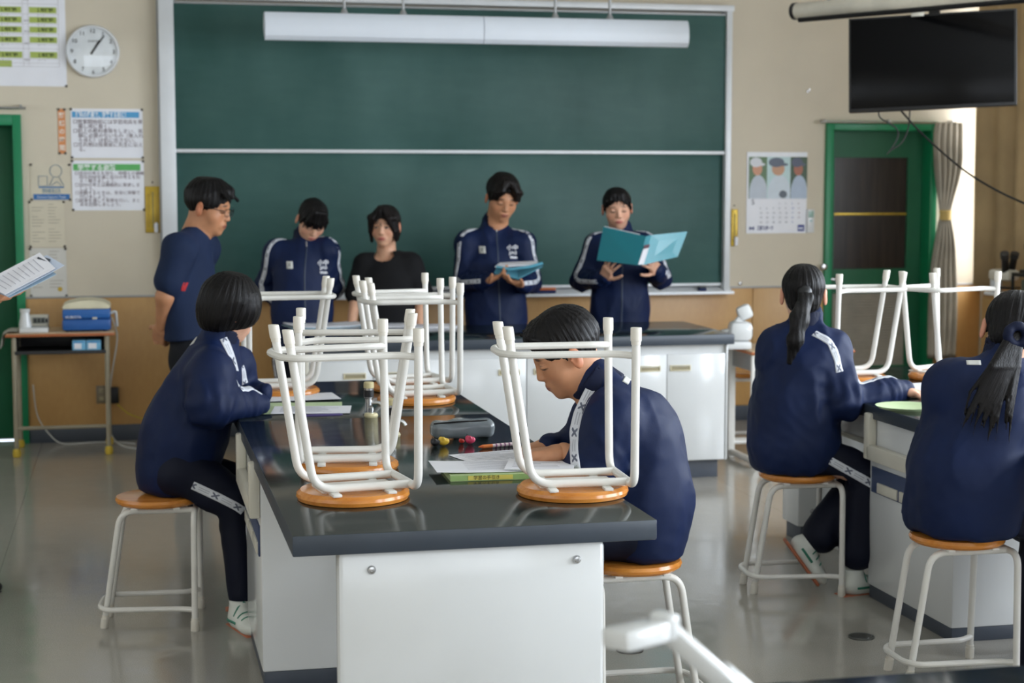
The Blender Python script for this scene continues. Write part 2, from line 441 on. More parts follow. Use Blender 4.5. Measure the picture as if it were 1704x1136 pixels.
# ------------------------------------------------------------------ doors
def door(name, d, glass=True):
    o = st(thing(name, None, None))
    x0, x1, z1 = d; yb = YW+.10
    BX('door_frame', (x1-.045, YW-.03, 0), (x1+.006, YW+.19, z1+.02), M['greenframe'], o, .004)
    BX('door_frame', (x0-.006, YW-.03, 0), (x0+.045, YW+.19, z1+.02), M['greenframe'], o, .004)
    BX('door_frame', (x0+.045, YW-.03, z1-.045), (x1-.045, YW+.19, z1+.02), M['greenframe'], o, .004)
    X0, X1 = x0+.045, x1-.045
    if not glass:
        BX('door_leaf', (X0, yb, .02), (X1, yb+.04, z1-.045), M['green'], o); return o
    gx0, gx1, gz0, gz1 = wrect(1388, 262, 1509, 447, yb); lx0, lx1, lz0, lz1 = wrect(1388, 487, 1502, 608, yb)
    bm = B()
    for lo, hi in (((X0, 0), (gx0, z1)), ((gx1, 0), (X1, z1)), ((gx0, gz1), (gx1, z1)), ((gx0, lz1), (gx1, gz0)), ((gx0, 0), (gx1, lz0))):
        box(bm, (lo[0], yb, max(.02, lo[1])), (hi[0], yb+.04, min(z1-.045, hi[1])))
    leaf = bobj('door_leaf', bm, M['green'], o, False)
    BX('door_glass', (gx0, yb+.015, gz0), (gx1, yb+.022, gz1), M['doorglass'], o, 0)
    zm = ony(1450, 356, yb)[2]
    BX('glazing_bar', (gx0, yb+.004, zm-.008), (gx1, yb+.016, zm+.008), M['gold'], o, .002)
    bm = B(); n = 26
    for k in range(n):
        z = lz0+(lz1-lz0)*(k+.5)/n; box(bm, (gx0, yb+.002, z-.0035), (gx1, yb+.03, z+.0035), mat=Matrix.Translation((0, yb+.016, z)) @ Matrix.Rotation(.6, 4, 'X') @ Matrix.Translation((0, -yb-.016, -z)))
    lv = bobj('louvre', bm, varied('louvre_grey', (186, 178, 164), .5), o, False); lv['kind'] = 'stuff'
    BX('louvre_backing', (gx0, yb+.032, lz0), (gx1, yb+.038, lz1), M['dark'], o, 0)
    p = ony(1370.5, 444, YW-.04); bm = B(); lathe(bm, [(0, 0), (.022, 0), (.024, .012), (.018, .02), (0, .024)], m=Matrix.Translation(p) @ Matrix.Rotation(PI/2, 4, 'X')); bobj('door_lock', bm, M['steel'], o)
    p = ony(1376, 465, YW+.02); bm = B(); tube(bm, fillet([(p[0], yb, p[2]), (p[0], yb-.05, p[2]), (p[0]+.11, yb-.05, p[2])], .02), .009); lathe(bm, [(0, 0), (.026, 0), (.026, .01), (0, .012)], m=Matrix.Translation((p[0], yb, p[2])) @ Matrix.Rotation(PI/2, 4, 'X')); bobj('door_handle', bm, M['steel'], o)
    return o
door('door_1', D1, False); door('door_2', D2)
BX('doorway_backing', (D2[0], YW+.19, 0), (D2[1], YW+.2, 2.1), M['dark'], wf, 0); BX('doorway_backing', (D1[0], YW+.19, 0), (D1[1], YW+.2, 2.1), M['dark'], wf, 0)
# curtain rods over the doors and the curtain tied at door 2
def rod(name, label, x0, x1, z, mat='steel'):
    t = thing(name, label, 'rod'); bm = B(); tube(bm, [(x0, YW-.07, z), (x1, YW-.07, z)], .008); bobj('rod', bm, M[mat], t)
    for x in np.linspace(x0+.03, x1-.03, 3): bm = B(); tube(bm, [(x, YW, z+.015), (x, YW-.07, z+.015), (x, YW-.07, z)], .007); bobj('bracket', bm, M['steel'], t)
    return t
a = ony(1366, 203, YW-.07); b = ony(1592, 205, YW-.07)
rod('curtain_rod', 'thin metal curtain rod over the green door beneath the television', a[0], b[0], (a[2]+b[2])/2)
a2 = ony(43, 180, YW-.07); rod('curtain_rod', 'thin metal rod over the left green door beside the timetable chart', D1[0], a2[0], a2[2])
# tied curtain: cross sections pinched at the tie
tie = thing('door_curtain', 'greige curtain gathered by a yellow tieback at the green door', 'curtain')
rows = [(203, 1557, 1602), (222, 1553, 1603), (245, 1553, 1602), (275, 1555, 1601), (305, 1558, 1594), (330, 1561, 1587), (350, 1564, 1582), (358, 1565, 1581), (372, 1562, 1583), (400, 1558, 1588), (440, 1550, 1591), (480, 1546, 1593), (520, 1544, 1592), (600, 1543, 1590)]
bm = B(); V = []; nc = 60
for (py, xa, xb) in rows:
    A = ony(xa, py, YW-.09); Bq = ony(xb, py, YW-.09); row = []
    wdt = Bq[0]-A[0]; amp = .018+.012*math.sin(py*.05)
    for k in range(nc+1):
        u = k/nc; row.append(bm.verts.new((A[0]+wdt*u, YW-.085+amp*math.sin(u*PI*2*5+.4*math.sin(py*.02)), A[2])))
    V.append(row)
for r0, r1 in zip(V, V[1:]):
    for k in range(nc): bm.faces.new((r0[k], r0[k+1], r1[k+1], r1[k]))
c = bobj('cloth', bm, M['curtaingrey'], tie); s = c.modifiers.new('s', 'SOLIDIFY'); s.thickness = .004; s = c.modifiers.new('ss', 'SUBSURF'); s.levels = 1; s.render_levels = 1
A = ony(1573, 358, YW-.09); bm = B(); lathe(bm, [(.034, -.035), (.042, -.03), (.04, 0), (.044, .03), (.036, .036)], seg=20); bmesh.ops.scale(bm, vec=(1, .8, 1), verts=bm.verts); bmesh.ops.translate(bm, vec=A, verts=bm.verts)
bobj('tieback', bm, M['tieback'], tie)['label'] = 'yellow tieback band'
# drawn window curtain
ct = thing('window_curtain', 'beige window curtain hanging in long folds at the right corner', 'curtain')
bm = B(); V = []; ys = np.linspace(9.0, 10.58, 150)
for z in (SILL-.02, 1.3, 1.7, 2.2, 2.7, HEAD+.03):
    V.append([bm.verts.new((WX-.13+-.01+.045*math.sin((y-9)*2*PI/.26+.5*math.sin(z*1.3+y*5))*(.75+.25*math.sin(y*9)), y+.008*math.sin(z*2+y*8), z)) for y in ys])
for r0, r1 in zip(V, V[1:]):
    for k in range(len(ys)-1): bm.faces.new((r0[k], r0[k+1], r1[k+1], r1[k]))
c = bobj('cloth', bm, M['curtain'], ct); s = c.modifiers.new('s', 'SOLIDIFY'); s.thickness = .003
bm = B(); tube(bm, [(WX-.13, 8.9, HEAD+.06), (WX-.13, 10.7, HEAD+.06)], .012); bobj('curtain_rail', bm, M['alu'], ct)
# ------------------------------------------------------------------ blackboard
bb = thing('blackboard', 'wide green two-tier sliding blackboard in a silver frame on the front wall', 'blackboard')
bx0, bx1, _, _ = wrect(289, 10, 1203, 480)
zt = ony(1100, 14, YW)[2]; zb = ony(750, 479, YW)[2]; zm = ony(760, 252, YW)[2]
fx0 = ony(280, 250, YW-.06)[0]-.045; fx1 = ony(1215, 250, YW-.06)[0]+.0
BX('lower_panel', (bx0+.01, YW-.035, zb), (bx1-.01, YW-.015, zm+.01), M['board'], bb, .002)
BX('upper_panel', (bx0+.01, YW-.062, zm), (bx1-.01, YW-.042, zt-.03), M['board'], bb, .002)
BX('slide_rail', (bx0+.01, YW-.072, zm-.014), (bx1-.01, YW-.04, zm+.008), M['alu'], bb, .003)
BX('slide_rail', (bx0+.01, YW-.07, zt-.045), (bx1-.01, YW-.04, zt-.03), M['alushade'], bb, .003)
BX('bottom_rail', (bx0+.01, YW-.05, zb-.006), (bx1-.01, YW-.012, zb+.012), M['alu'], bb, .003)
for x0, x1 in ((fx0, bx0+.012), (bx1-.012, fx1)):
    BX('frame_stile', (x0, YW-.085, zb-.05), (x1, YW, zt+.02), M['alu'], bb, .004)
    BX('frame_stile', (x0-.012, YW-.03, zb-.05), (x1+.012, YW-.001, zt+.02), M['alushade'], bb, .003)
BX('frame_rail', (fx0, YW-.09, zt-.018), (fx1+.01, YW, zt+.022), M['alu'], bb, .004)
bm = B(); T0 = ony(440, 486, YW-.1)[2]; prism(bm, [(fx0, YW, zb-.01), (fx0, YW-.1, zb-.045), (fx0, YW-.115, zb-.04), (fx0, YW-.118, zb-.058), (fx0, YW, zb-.062)], (fx1-fx0+.02, 0, 0)); tray = bobj('chalk_tray', bm, M['alu'], bb, False)
BX('door_stop', (bx1-.10, YW-.05, zt-.06), (bx1-.03, YW-.038, zt-.048), M['black'], bb, .002)
def eraser(px, py, label, top, h=.03, L=.15, dz=0):
    p = ony(px, py, YW-.075); t = thing('board_eraser', label, 'eraser', (p[0], YW-.075, zb-.037+dz), 0, None)
    BX('felt', (-L/2, -.025, 0), (L/2, .025, h*.55), flat((38, 52, 98), .9), t, .004); BX('back', (-L/2, -.024, h*.55), (L/2, .024, h), flat(top, .6), t, .006); return t
eraser(903, 482, 'blackboard eraser with orange back lying on the chalk tray', (222, 122, 62), .034, .17)
eraser(1168, 482, 'dark grey eraser at the right end of the chalk tray', (70, 72, 78), .028, .05)
# ------------------------------------------------------------------ blackboard lamp
lmp = thing('blackboard_lamp', 'long white lamp hood hanging in front of the blackboard top', 'lamp')
YL = 10.05; pA = ony(440, 38, YL); pM = ony(803, 51, YL); pB = ony(1142, 61, YL); zc = (pA[2]+pB[2])/2
prof = [(0, -.085), (-.03, -.083), (-.052, -.06), (-.06, -.02), (-.055, .03), (-.04, .065), (-.025, .078), (.06, .078), (.10, .02), (.09, -.02)]
for xa, xb in ((pA[0], pM[0]-.002), (pM[0]+.002, pB[0])):
    bm = B(); prism(bm, [(xa, YL+y, zc+z) for y, z in prof], (xb-xa, 0, 0)); bobj('hood', bm, varied('lamp_enamel', (222, 227, 234), .35, .006), lmp, True, .5)
for px in (573, 671, 924, 1015):
    p = ony(px, 20, YL+.02); bm = B(); tube(bm, [(p[0], YL+.02, zc+.076), (p[0], YL+.02, ZC)], .009); lathe(bm, [(.028, .076), (.02, .09), (.012, .11), (0, .112)], (p[0], YL+.02, zc), 16); bobj('hanging_rod', bm, M['alushade'], lmp)
# ------------------------------------------------------------------ wall clock
cx0, cx1, cz0, cz1 = wrect(110, 41, 199, 131); ccx, ccz, cr = (cx0+cx1)/2, (cz0+cz1)/2, .5*(cx1-cx0)
ck = thing('wall_clock', 'round white wall clock with a grey rim beside the timetable', 'clock', (ccx, YW, ccz))
bm = B(); lathe(bm, [(0, 0), (cr, 0), (cr+.001, .03), (cr-.006, .045), (cr-.014, .045), (cr-.016, .03)], seg=64, m=RX); bobj('rim', bm, M['alu'], ck)
bm = B(); lathe(bm, [(cr-.015, .028), (0, .029)], seg=64, m=RX); bobj('dial', bm, varied('dial_white', (226, 230, 232), .25), ck)
for k in range(1, 13):
    a = PI/2-k*PI/6; r = cr*.78
    text_mesh(str(k), cr*.22, M['black'], 'numeral', ck, FT(r*math.cos(a), r*math.sin(a)-cr*.075, -.031), 'CENTER')
text_mesh('QUARTZ', cr*.09, M['dark'], 'lettering', ck, FT(0, cr*.36, -.031), 'CENTER')
for nm, ln, wd, ang in (('hour_hand', cr*.5, .011, 33), ('minute_hand', cr*.74, .008, 36)):
    m = FT(0, 0, -.034) @ Matrix.Rotation(-math.radians(ang), 4, 'Z'); bm = B(); box(bm, (-wd/2, -.02, 0), (wd/2, ln, .0015), 0, mat=m); bobj(nm, bm, M['black'], ck, False)
bm = B(); lathe(bm, [(cr-.012, .042), (cr*.7, .047), (0, .05)], seg=48, m=RX); g = bobj('glass', bm, M['pane'], ck)
# ------------------------------------------------------------------ printed sheets on the wall
def sheet(name, label, cat, rect, mat, th=.0015, tack=True, dy=0):
    x0, x1, z0, z1 = wrect(*rect); t = thing(name, label, cat, ((x0+x1)/2, YW, (z0+z1)/2)); t['wh'] = [x1-x0, z1-z0]
    W2, H2 = (x1-x0)/2, (z1-z0)/2
    bm = B(); box(bm, (-W2, -th-.002-dy, -H2), (W2, -.002-dy, H2)); bobj('sheet', bm, mat, t, False)
    if tack:
        for sx_ in (-1, 1):
            for sz in (-1, 1): bm = B(); lathe(bm, [(0, 0), (.008, 0), (.006, .006), (0, .008)], seg=10, m=Matrix.Translation((sx_*(W2-.004), -th-.002-dy, sz*(H2-.004))) @ RX); bobj('magnet', bm, M['tacks'], t)
    return t, W2, H2
def patch(t, name, u0, v0, u1, v1, W2, H2, col, dy=.0042):
    """coloured print on a sheet; u,v in 0..1 from the upper left"""
    bm = B(); box(bm, (-W2+2*W2*u0, -dy, H2-2*H2*v1), (-W2+2*W2*u1, -dy+.0005, H2-2*H2*v0)); return bobj(name, bm, flat(col), t, False)
def txt(t, s, u, v, W2, H2, size, col=(30, 30, 30), width=None, dy=.005, align='LEFT', bold=0):
    return text_mesh(s, size, flat(col), 'lettering', t, FT(-W2+2*W2*u, H2-2*H2*v, -dy), align, width, bold)
# timetable
t, W2, H2 = sheet('timetable_chart', 'large white timetable chart with green cells at the upper left', 'poster', (-95, -150, 108, 143), M['paper'])
u = lambda x: (x+95)/203; v = lambda y: (y+150)/293
for (ya, yb_) in ((10, 20), (26.5, 36.5), (43, 53), (60, 70), (85, 95.5), (-40, -30), (-23, -13), (-57, -47)):
    for xa, xb in ((47, 93), (-14, 34), (-75, -27)):
        patch(t, 'green_cell', u(xa), v(ya), u(xb), v(yb_), W2, H2, (170, 186, 92)); txt(t, '１年理科', u(xa+12), v(yb_-2.5), W2, H2, .025, (70, 84, 30), bold=.001)
        txt(t, '2 ・ 1', u(xa+14), v(yb_+4.6), W2, H2, .016, (110, 105, 100))
patch(t, 'green_cell', u(-14), v(100), u(16), v(111), W2, H2, (170, 186, 92))
bm = B()
for y_ in (-60, -45, -28, -11, 5, 22, 38, 55, 72, 80, 97, 104, 110):
    z = H2-2*H2*v(y_); box(bm, (-W2+2*W2*u(-80), -.0046, z-.0007), (-W2+2*W2*u(96), -.0042, z+.0007))
for x_ in (-80, -24, -16, 36, 45, 96):
    X = -W2+2*W2*u(x_); box(bm, (X-.0007, -.0046, H2-2*H2*v(110)), (X+.0007, -.0042, H2-2*H2*v(-60)))
g = bobj('table_rule', bm, flat((168, 160, 158)), t, False); g['kind'] = 'stuff'
for y_ in (-8, 3, 38, 56, 76, 104):
    txt(t, '２時間目', u(-60), v(y_), W2, H2, .014, (110, 105, 100)); txt(t, '理科室', u(38), v(y_-4), W2, H2, .010, (120, 110, 110))
# lesson rules posters
t, W2, H2 = sheet('rules_poster', 'white Japanese poster with a blue heading band beside the orange strip', 'poster', (118, 181, 238, 263), M['paper'])
patch(t, 'heading_band', .02, .06, .95, .18, W2, H2, (84, 160, 208))
txt(t, '理科の授業で、学習する前に！', .07, .165, W2, H2, .038, (235, 240, 245), .30, bold=.001)
for i, s in enumerate(['□授業開始前には学習用具を準', '　備し席に着く。', '□机上の教科書等をしまい、実', '　験に必要のないもの（筆入れ', '　も含む）は机に出さない。', '□忘れ物は授業前に先生に伝え', '　る。']):
    txt(t, s, .03, .30+.093*i, W2, H2, .03, (122, 104, 110))
t, W2, H2 = sheet('rules_poster', 'white Japanese poster with a green heading band under the blue one', 'poster', (120, 267, 240, 350), M['paper'])
patch(t, 'heading_band', .02, .07, .95, .20, W2, H2, (92, 176, 96))
txt(t, '学習する姿勢', .08, .185, W2, H2, .038, (235, 240, 235), bold=.001)
for i, s in enumerate(['□自分の考えを持ち、仲間との積極', '　的な対話を通じ自分の考えを伝', '　え・聞きましょう。', '□自分の考えは積極的に発表しま', '　しょう。', '□実験するときは、安全に実験で', '　行いましょう。', '□結果を通して考察を行い、まと', '　めを記録しましょう。']):
    txt(t, s, .04, .285+.078*i, W2, H2, .0262, (128, 110, 116))
t, W2, H2 = sheet('orange_strip', 'narrow vertical orange strip with white characters left of the blue-headed poster', 'sign', (97, 181, 109, 256), flat((222, 146, 92)))
for i, s in enumerate('黙想の時間'): txt(t, s, .5, .19+.18*i, W2, H2, .036, (240, 226, 210), align='CENTER', bold=.001)
t, W2, H2 = sheet('science_poster', 'beige poster with a blue line drawing and blue band beside the left door', 'poster', (51, 273, 117, 333), M['paperwarm'])
bm = B(); R_ = .0018
def pl(pts): tube(bm, [(-W2+2*W2*a, -.006, H2-2*H2*b) for a, b in pts], R_, 6)
pl([(.64+.15*math.cos(q), .19+.17*math.sin(q)) for q in np.linspace(0, 2*PI, 25)]); pl([(.2, .33), (.42, .33), (.42, .6), (.2, .6), (.2, .33)]); pl([(.47, .6), (.58, .36)]); pl([(.84, .6), (.72, .36)]); pl([(.52, .6), (.66, .48), (.78, .6)])
bobj('line_drawing', bm, flat((118, 140, 158)), t); patch(t, 'blue_rule', .2, .62, .84, .66, W2, H2, (44, 110, 164))
txt(t, '理科教育広告', .28, .79, W2, H2, .03, (96, 140, 170), .11); patch(t, 'blue_band', .06, .83, .98, .985, W2, H2, (48, 108, 170)); txt(t, 'Science Support Team', .15, .945, W2, H2, .024, (220, 228, 236), .17)
def notice(label, rect, mat, seed):
    t, W2, H2 = sheet('notice_sheet', label, 'notice', rect, mat); rs = random.Random(seed); bm = B()
    for c_ in (0, 1):
        for i in range(13):
            z = H2*.86-i*H2*.135; x0 = -W2*.85+c_*W2*.92; L = W2*.75*rs.uniform(.4, 1)
            if rs.random() < .75: box(bm, (x0, -.0046, z), (x0+L, -.0042, z+.003))
    g = bobj('print_lines', bm, flat((156, 146, 128)), t, False); g['kind'] = 'stuff'; return t, W2, H2
notice('beige notice sheet under the blue-banded poster by the left door', (49, 335, 108, 411), M['paperwarm'], 1)
t, W2, H2 = notice('white notice sheet with a gold seal just above the wood dado', (50, 413, 111, 493), varied('sheet_ivory', (212, 208, 200), .6, .01), 2)
bm = B(); lathe(bm, [(0, .004), (.014, .004), (.014, .006), (0, .0065)], seg=16, m=Matrix.Translation((W2*.62, 0, -H2*.7)) @ RX); bobj('seal', bm, M['gold'], t)
def thermo(label, rect, glass=True):
    x0, x1, z0, z1 = wrect(*rect); W2, H2 = (x1-x0)/2, (z1-z0)/2; t = thing('wall_thermometer', label, 'thermometer', ((x0+x1)/2, YW, (z0+z1)/2))
    BX('scale_plate', (-W2, -.012, -H2), (W2, -.002, H2), M['gold'], t, .002)
    bm = B(); n = 30
    for i in range(n):
        z = -H2*.75+i*H2*1.45/n
        for s in (-1, 1): box(bm, (s*W2*.35, -.0128, z), (s*W2*.8, -.012, z+.0014))
    g = bobj('scale_marks', bm, M['darkwood'], t, False); g['kind'] = 'stuff'
    bm = B(); tube(bm, [(0, -.016, -H2*.8), (0, -.016, H2*.75)], .004); bobj('glass_tube', bm, varied('tube_glass', (150, 140, 90), .2), t)
    bm = B(); lathe(bm, [(0, 0), (.012, 0), (.013, .05), (.006, .06), (0, .061)], (W2*.4, -.018, -H2*.98), 12); bobj('water_bulb', bm, M['paper'], t)
    bm = B(); lathe(bm, [(0, 0), (.006, 0), (0, .008)], seg=8, m=Matrix.Translation((0, 0, H2+.025)) @ RX); bobj('nail', bm, M['tacks'], t)
thermo('large brass wall thermometer left of the blackboard', (242, 310, 267, 387)); thermo('slim brass wall thermometer right of the blackboard', (1216, 348, 1227, 409))
# calendar: photographs as loose generic figures
t, W2, H2 = sheet('wall_calendar', 'white sports calendar with three golfer photographs and a month grid', 'calendar', (1242, 253, 1342, 388), M['paper'], .004, False)
U = lambda x: (x-1242)/100; Vv = lambda y: (y-253)/135
patch(t, 'header_strip', .0, 0, 1, .055, W2, H2, (236, 238, 242), .0075)
for xa, xb, bg, sk, cap_, sh in ((1245, 1275, (92, 120, 84), (206, 150, 118), (216, 218, 222), (188, 196, 206)), (1275, 1314, (190, 214, 214), (196, 150, 118), (92, 100, 116), (206, 216, 224)), (1314, 1342, (66, 88, 66), (168, 104, 80), (86, 92, 112), (176, 190, 208))):
    patch(t, 'photograph', U(xa), Vv(261), U(xb), Vv(330), W2, H2, bg, .0072)
    w_ = (xb-xa)/100*2*W2; cxp = -W2+2*W2*U((xa+xb)/2-1)
    z_ = lambda y: H2-2*H2*Vv(y)
    for nm, ex, ez, rx_, rz_, c_, dd in (('shirt', cxp+w_*.06, z_(322), w_*.50, .125, sh, .0080), ('golf_club', cxp+w_*.22, z_(323), w_*.17, .026, (90, 98, 108), .0084) if xa == 1275 else ('trousers', cxp+w_*.2, z_(326), w_*.24, .018, sh, .0082), ('face', cxp, z_(281), w_*.27, .044, sk, .0086), ('cap', cxp-w_*.08, z_(270), w_*.33, .032, cap_, .0090), ('brim', cxp+w_*.22, z_(273.5), w_*.2, .010, cap_, .0092)):
        bm = B(); lathe(bm, [(0, 0), (1, 0), (1, .0004), (0, .0004)], seg=24, m=Matrix.Translation((ex, -dd, ez)) @ Matrix.Scale(rx_, 4, (1, 0, 0)) @ Matrix.Scale(rz_, 4, (0, 0, 1)) @ RX)
        for vv in bm.verts:
            vv.co.z = min(max(vv.co.z, z_(330)), z_(261)); vv.co.x = min(max(vv.co.x, -W2+2*W2*U(xa)), -W2+2*W2*U(xb))
        bobj(nm, bm, flat(c_), t, False)
txt(t, '5', .075, Vv(340), W2, H2, .052, (70, 76, 92), dy=.0075)
rs = random.Random(5); dnum = 1
for r in range(5):
    for c_ in range(7):
        if r*7+c_ < 3 or dnum > 31: continue
        txt(t, str(dnum), .22+.105*c_, Vv(340)+.057*r+.0, W2, H2, .017, (150, 120, 124) if c_ == 6 else ((110, 130, 180) if c_ == 5 else (110, 112, 120)), dy=.0075); dnum += 1
txt(t, '三好スポーツ', .18, .955, W2, H2, .032, (38, 48, 112), .115, .0075, bold=.0012)
txt(t, '⋈', .05, .955, W2, H2, .03, (38, 48, 112), .034, .0075, bold=.0015)
patch(t, 'logo_square', .855, .895, .965, .975, W2, H2, (44, 52, 132), .0072)
txt(t, '⋈', .87, .955, W2, H2, .026, (226, 230, 240), .028, .0082, bold=.0012)
x0, x1, z0, z1 = wrect(1341, 348, 1353, 387)
t = thing('remote_control', 'white air-conditioner remote in a holder beside the calendar', 'remote control', ((x0+x1)/2, YW, (z0+z1)/2)); w2, h2 = (x1-x0)/2, (z1-z0)/2
BX('case', (-w2, -.024, -h2), (w2, -.002, h2), M['white'], t, .004); BX('display', (-w2*.7, -.026, h2*.3), (w2*.7, -.023, h2*.85), flat((140, 172, 158), .2), t, .001); BX('button', (-w2*.3, -.027, -h2*.05), (w2*.3, -.023, h2*.1), flat((120, 170, 170)), t, .001)
for i, (px, py, lb) in enumerate(((1344, 152, 'small wall hook between the blackboard and the television'), (1231, 472, 'small metal hook low on the wall right of the blackboard'))):
    p = ony(px, py, YW); bm = B(); tube(bm, fillet([(p[0], YW, p[2]), (p[0], YW-.03, p[2]-.004), (p[0], YW-.03, p[2]+.018)], .01), .004); lathe(bm, [(0, 0), (.011, 0), (.009, .005), (0, .006)], seg=10, m=Matrix.Translation(p) @ RX)
    tag(bobj('wall_hook', bm, M['steel']), lb, 'hook')
# socket with adapter
p = ony(169, 656, YW-.012); t = thing('power_socket', 'brown wall socket plate behind the small desk leg', 'socket', (p[0], YW-.012, p[2]))
BX('plate', (-.032, -.008, -.056), (.032, 0, .056), varied('socket_brown', (126, 112, 88), .4), t, .003)
for s in (-.025, .025): BX('outlet', (-.014, -.011, s-.012), (.014, -.006, s+.012), varied('socket_face', (160, 148, 116), .4), t, .002)
p = ony(189, 657, YW-.03); BX('power_adapter', (p[0]-.032, YW-.06, p[2]-.05), (p[0]+.032, YW-.014, p[2]+.05), M['black'], None, .006); tag(bpy.data.objects['power_adapter'], 'black power adapter hanging by the wall socket', 'adapter')
def cable(name, label, pts, r, mat, cat='cable'):
    bm = B(); P = [Vector(p) for p in pts]; out = []
    for i in range(len(P)-1):
        a, b = P[max(i-1, 0)], P[min(i+2, len(P)-1)]
        for k in range(8):
            t_ = k/8; t2, t3 = t_*t_, t_**3
            out.append(.5*((2*P[i])+(P[i+1]-a)*t_+(2*a-5*P[i]+4*P[i+1]-b)*t2+(3*P[i]-a-3*P[i+1]+b)*t3))
    tube(bm, out+[P[-1]], r, 6); return tag(bobj(name, bm, M[mat]), label, cat)
c3 = lambda l, Y: [ony(x, y, Y) for x, y in l]
cable('power_cable', 'pale cable running from the blue box down to the floor', c3([(186, 528), (195, 560), (188, 610), (184, 640)], YW-.05)+[ony(180, 700, YW-.08), ony(188, 728, YW-.1), onz(205, 742, .006), onz(235, 747, .006)], .005, 'cablewhite')
cable('power_cable', 'yellow cable rising from the floor to the adapter', c3([(195, 672), (214, 688), (240, 697), (262, 700), (300, 699)], YW-.04), .0035, 'cableyellow')
cable('power_cable', 'pale cable looped on the floor under the small desk', [ony(55, 640, YW-.05), ony(62, 690, YW-.05), ony(82, 722, YW-.06), onz(105, 738, .006), onz(150, 736, .006), onz(190, 735, .006), onz(225, 738, .006)], .004, 'cablewhite')
# ------------------------------------------------------------------ television, projector screen, cables
tl, trr, br, bl = at(1412, 31, 9.55), at(1694, 13, 9.25), at(1690, 174.5, 9.25), at(1412, 187, 9.55)
ctr = (tl+trr+br+bl)/4; ex = (trr+br-tl-bl)/2; wd = np.linalg.norm(ex); ex /= wd; ez = (tl+trr-bl-br)/2; hh = np.linalg.norm(ez); ez = ez-ex*(ez@ex); ez /= np.linalg.norm(ez); ey = np.cross(ez, ex)
tvm = Matrix(((ex[0], ey[0], ez[0], ctr[0]), (ex[1], ey[1], ez[1], ctr[1]), (ex[2], ey[2], ez[2], ctr[2]), (0, 0, 0, 1)))
tv = thing('television', 'large black flat television hanging from the ceiling above the green door', 'television'); tv.matrix_world = tvm
BX('casing', (-wd/2, .004, -hh/2), (wd/2, .05, hh/2), M['black'], tv, .004); BX('screen', (-wd/2+.012, -.001, -hh/2+.018), (wd/2-.012, .006, hh/2-.012), M['screen'], tv, .001)
BX('back_cover', (-wd*.3, .05, -hh*.3), (wd*.3, .09, hh*.3), M['black'], tv, .01)
BX('mount_bracket', (-.02, .06, hh*.2), (.04, .1, hh/2+.12), M['black'], tv, .003); bm = B(); tube(bm, [(.01, .09, hh*.3), (.01, .09, ZC-ctr[2]-.01)], .024); bobj('mount_pole', bm, M['black'], tv)
BX('sensor_box', (-.11, -.012, hh/2-.012), (-.04, .02, hh/2+.03), M['cream'], tv, .003)
P0 = at(1322, 19, 10.0); dr = np.array([.5, -.866, 0]); P1 = P0+dr*2.6
sc_ = thing('projector_screen', 'rolled white projector screen tube crossing the upper right corner', 'projector screen')
bm = B(); tube(bm, [P0, P1], .046, 20); bobj('housing', bm, varied('housing_white', (226, 220, 204), .4), sc_)
bm = B(); tube(bm, [P0-dr*.004, P0+dr*.02], .05, 20); bobj('end_cap', bm, M['dark'], sc_)
q0 = at(1330, 33, 9.97); bm = B(); tube(bm, [q0, q0+dr*2.6], .016, 10); bobj('bottom_bar', bm, M['black'], sc_)
for s in (.25, 2.3): bm = B(); p = P0+dr*s; tube(bm, [p, (p[0], p[1], ZC)], .012); bobj('ceiling_bracket', bm, M['alushade'], sc_)
dd = 9.5
cable('video_cable', 'black cable drooping from the television across to the right', [at(1500, 185, dd), at(1540, 228, 9.4), at(1600, 280, 9.2), at(1650, 312, 9.0), at(1704, 338, 8.8), at(1800, 375, 8.4), (5.5, 6.6, 1.45), (WX-.02, 6.3, 1.2)], .006, 'cable')
cable('video_cable', 'thin black cable dangling left below the television', [at(1462, 186, 9.5), at(1466, 197, 9.5), at(1490, 212, 9.5), at(1494, 228, 9.5), at(1480, 253, 9.5)], .004, 'cable')
cable('video_cable', 'thin black cable dangling right below the television', [at(1514, 184, 9.5), at(1511, 215, 9.5), at(1500, 238, 9.5), at(1482, 250, 9.5), at(1476, 257, 9.5)], .004, 'cable')
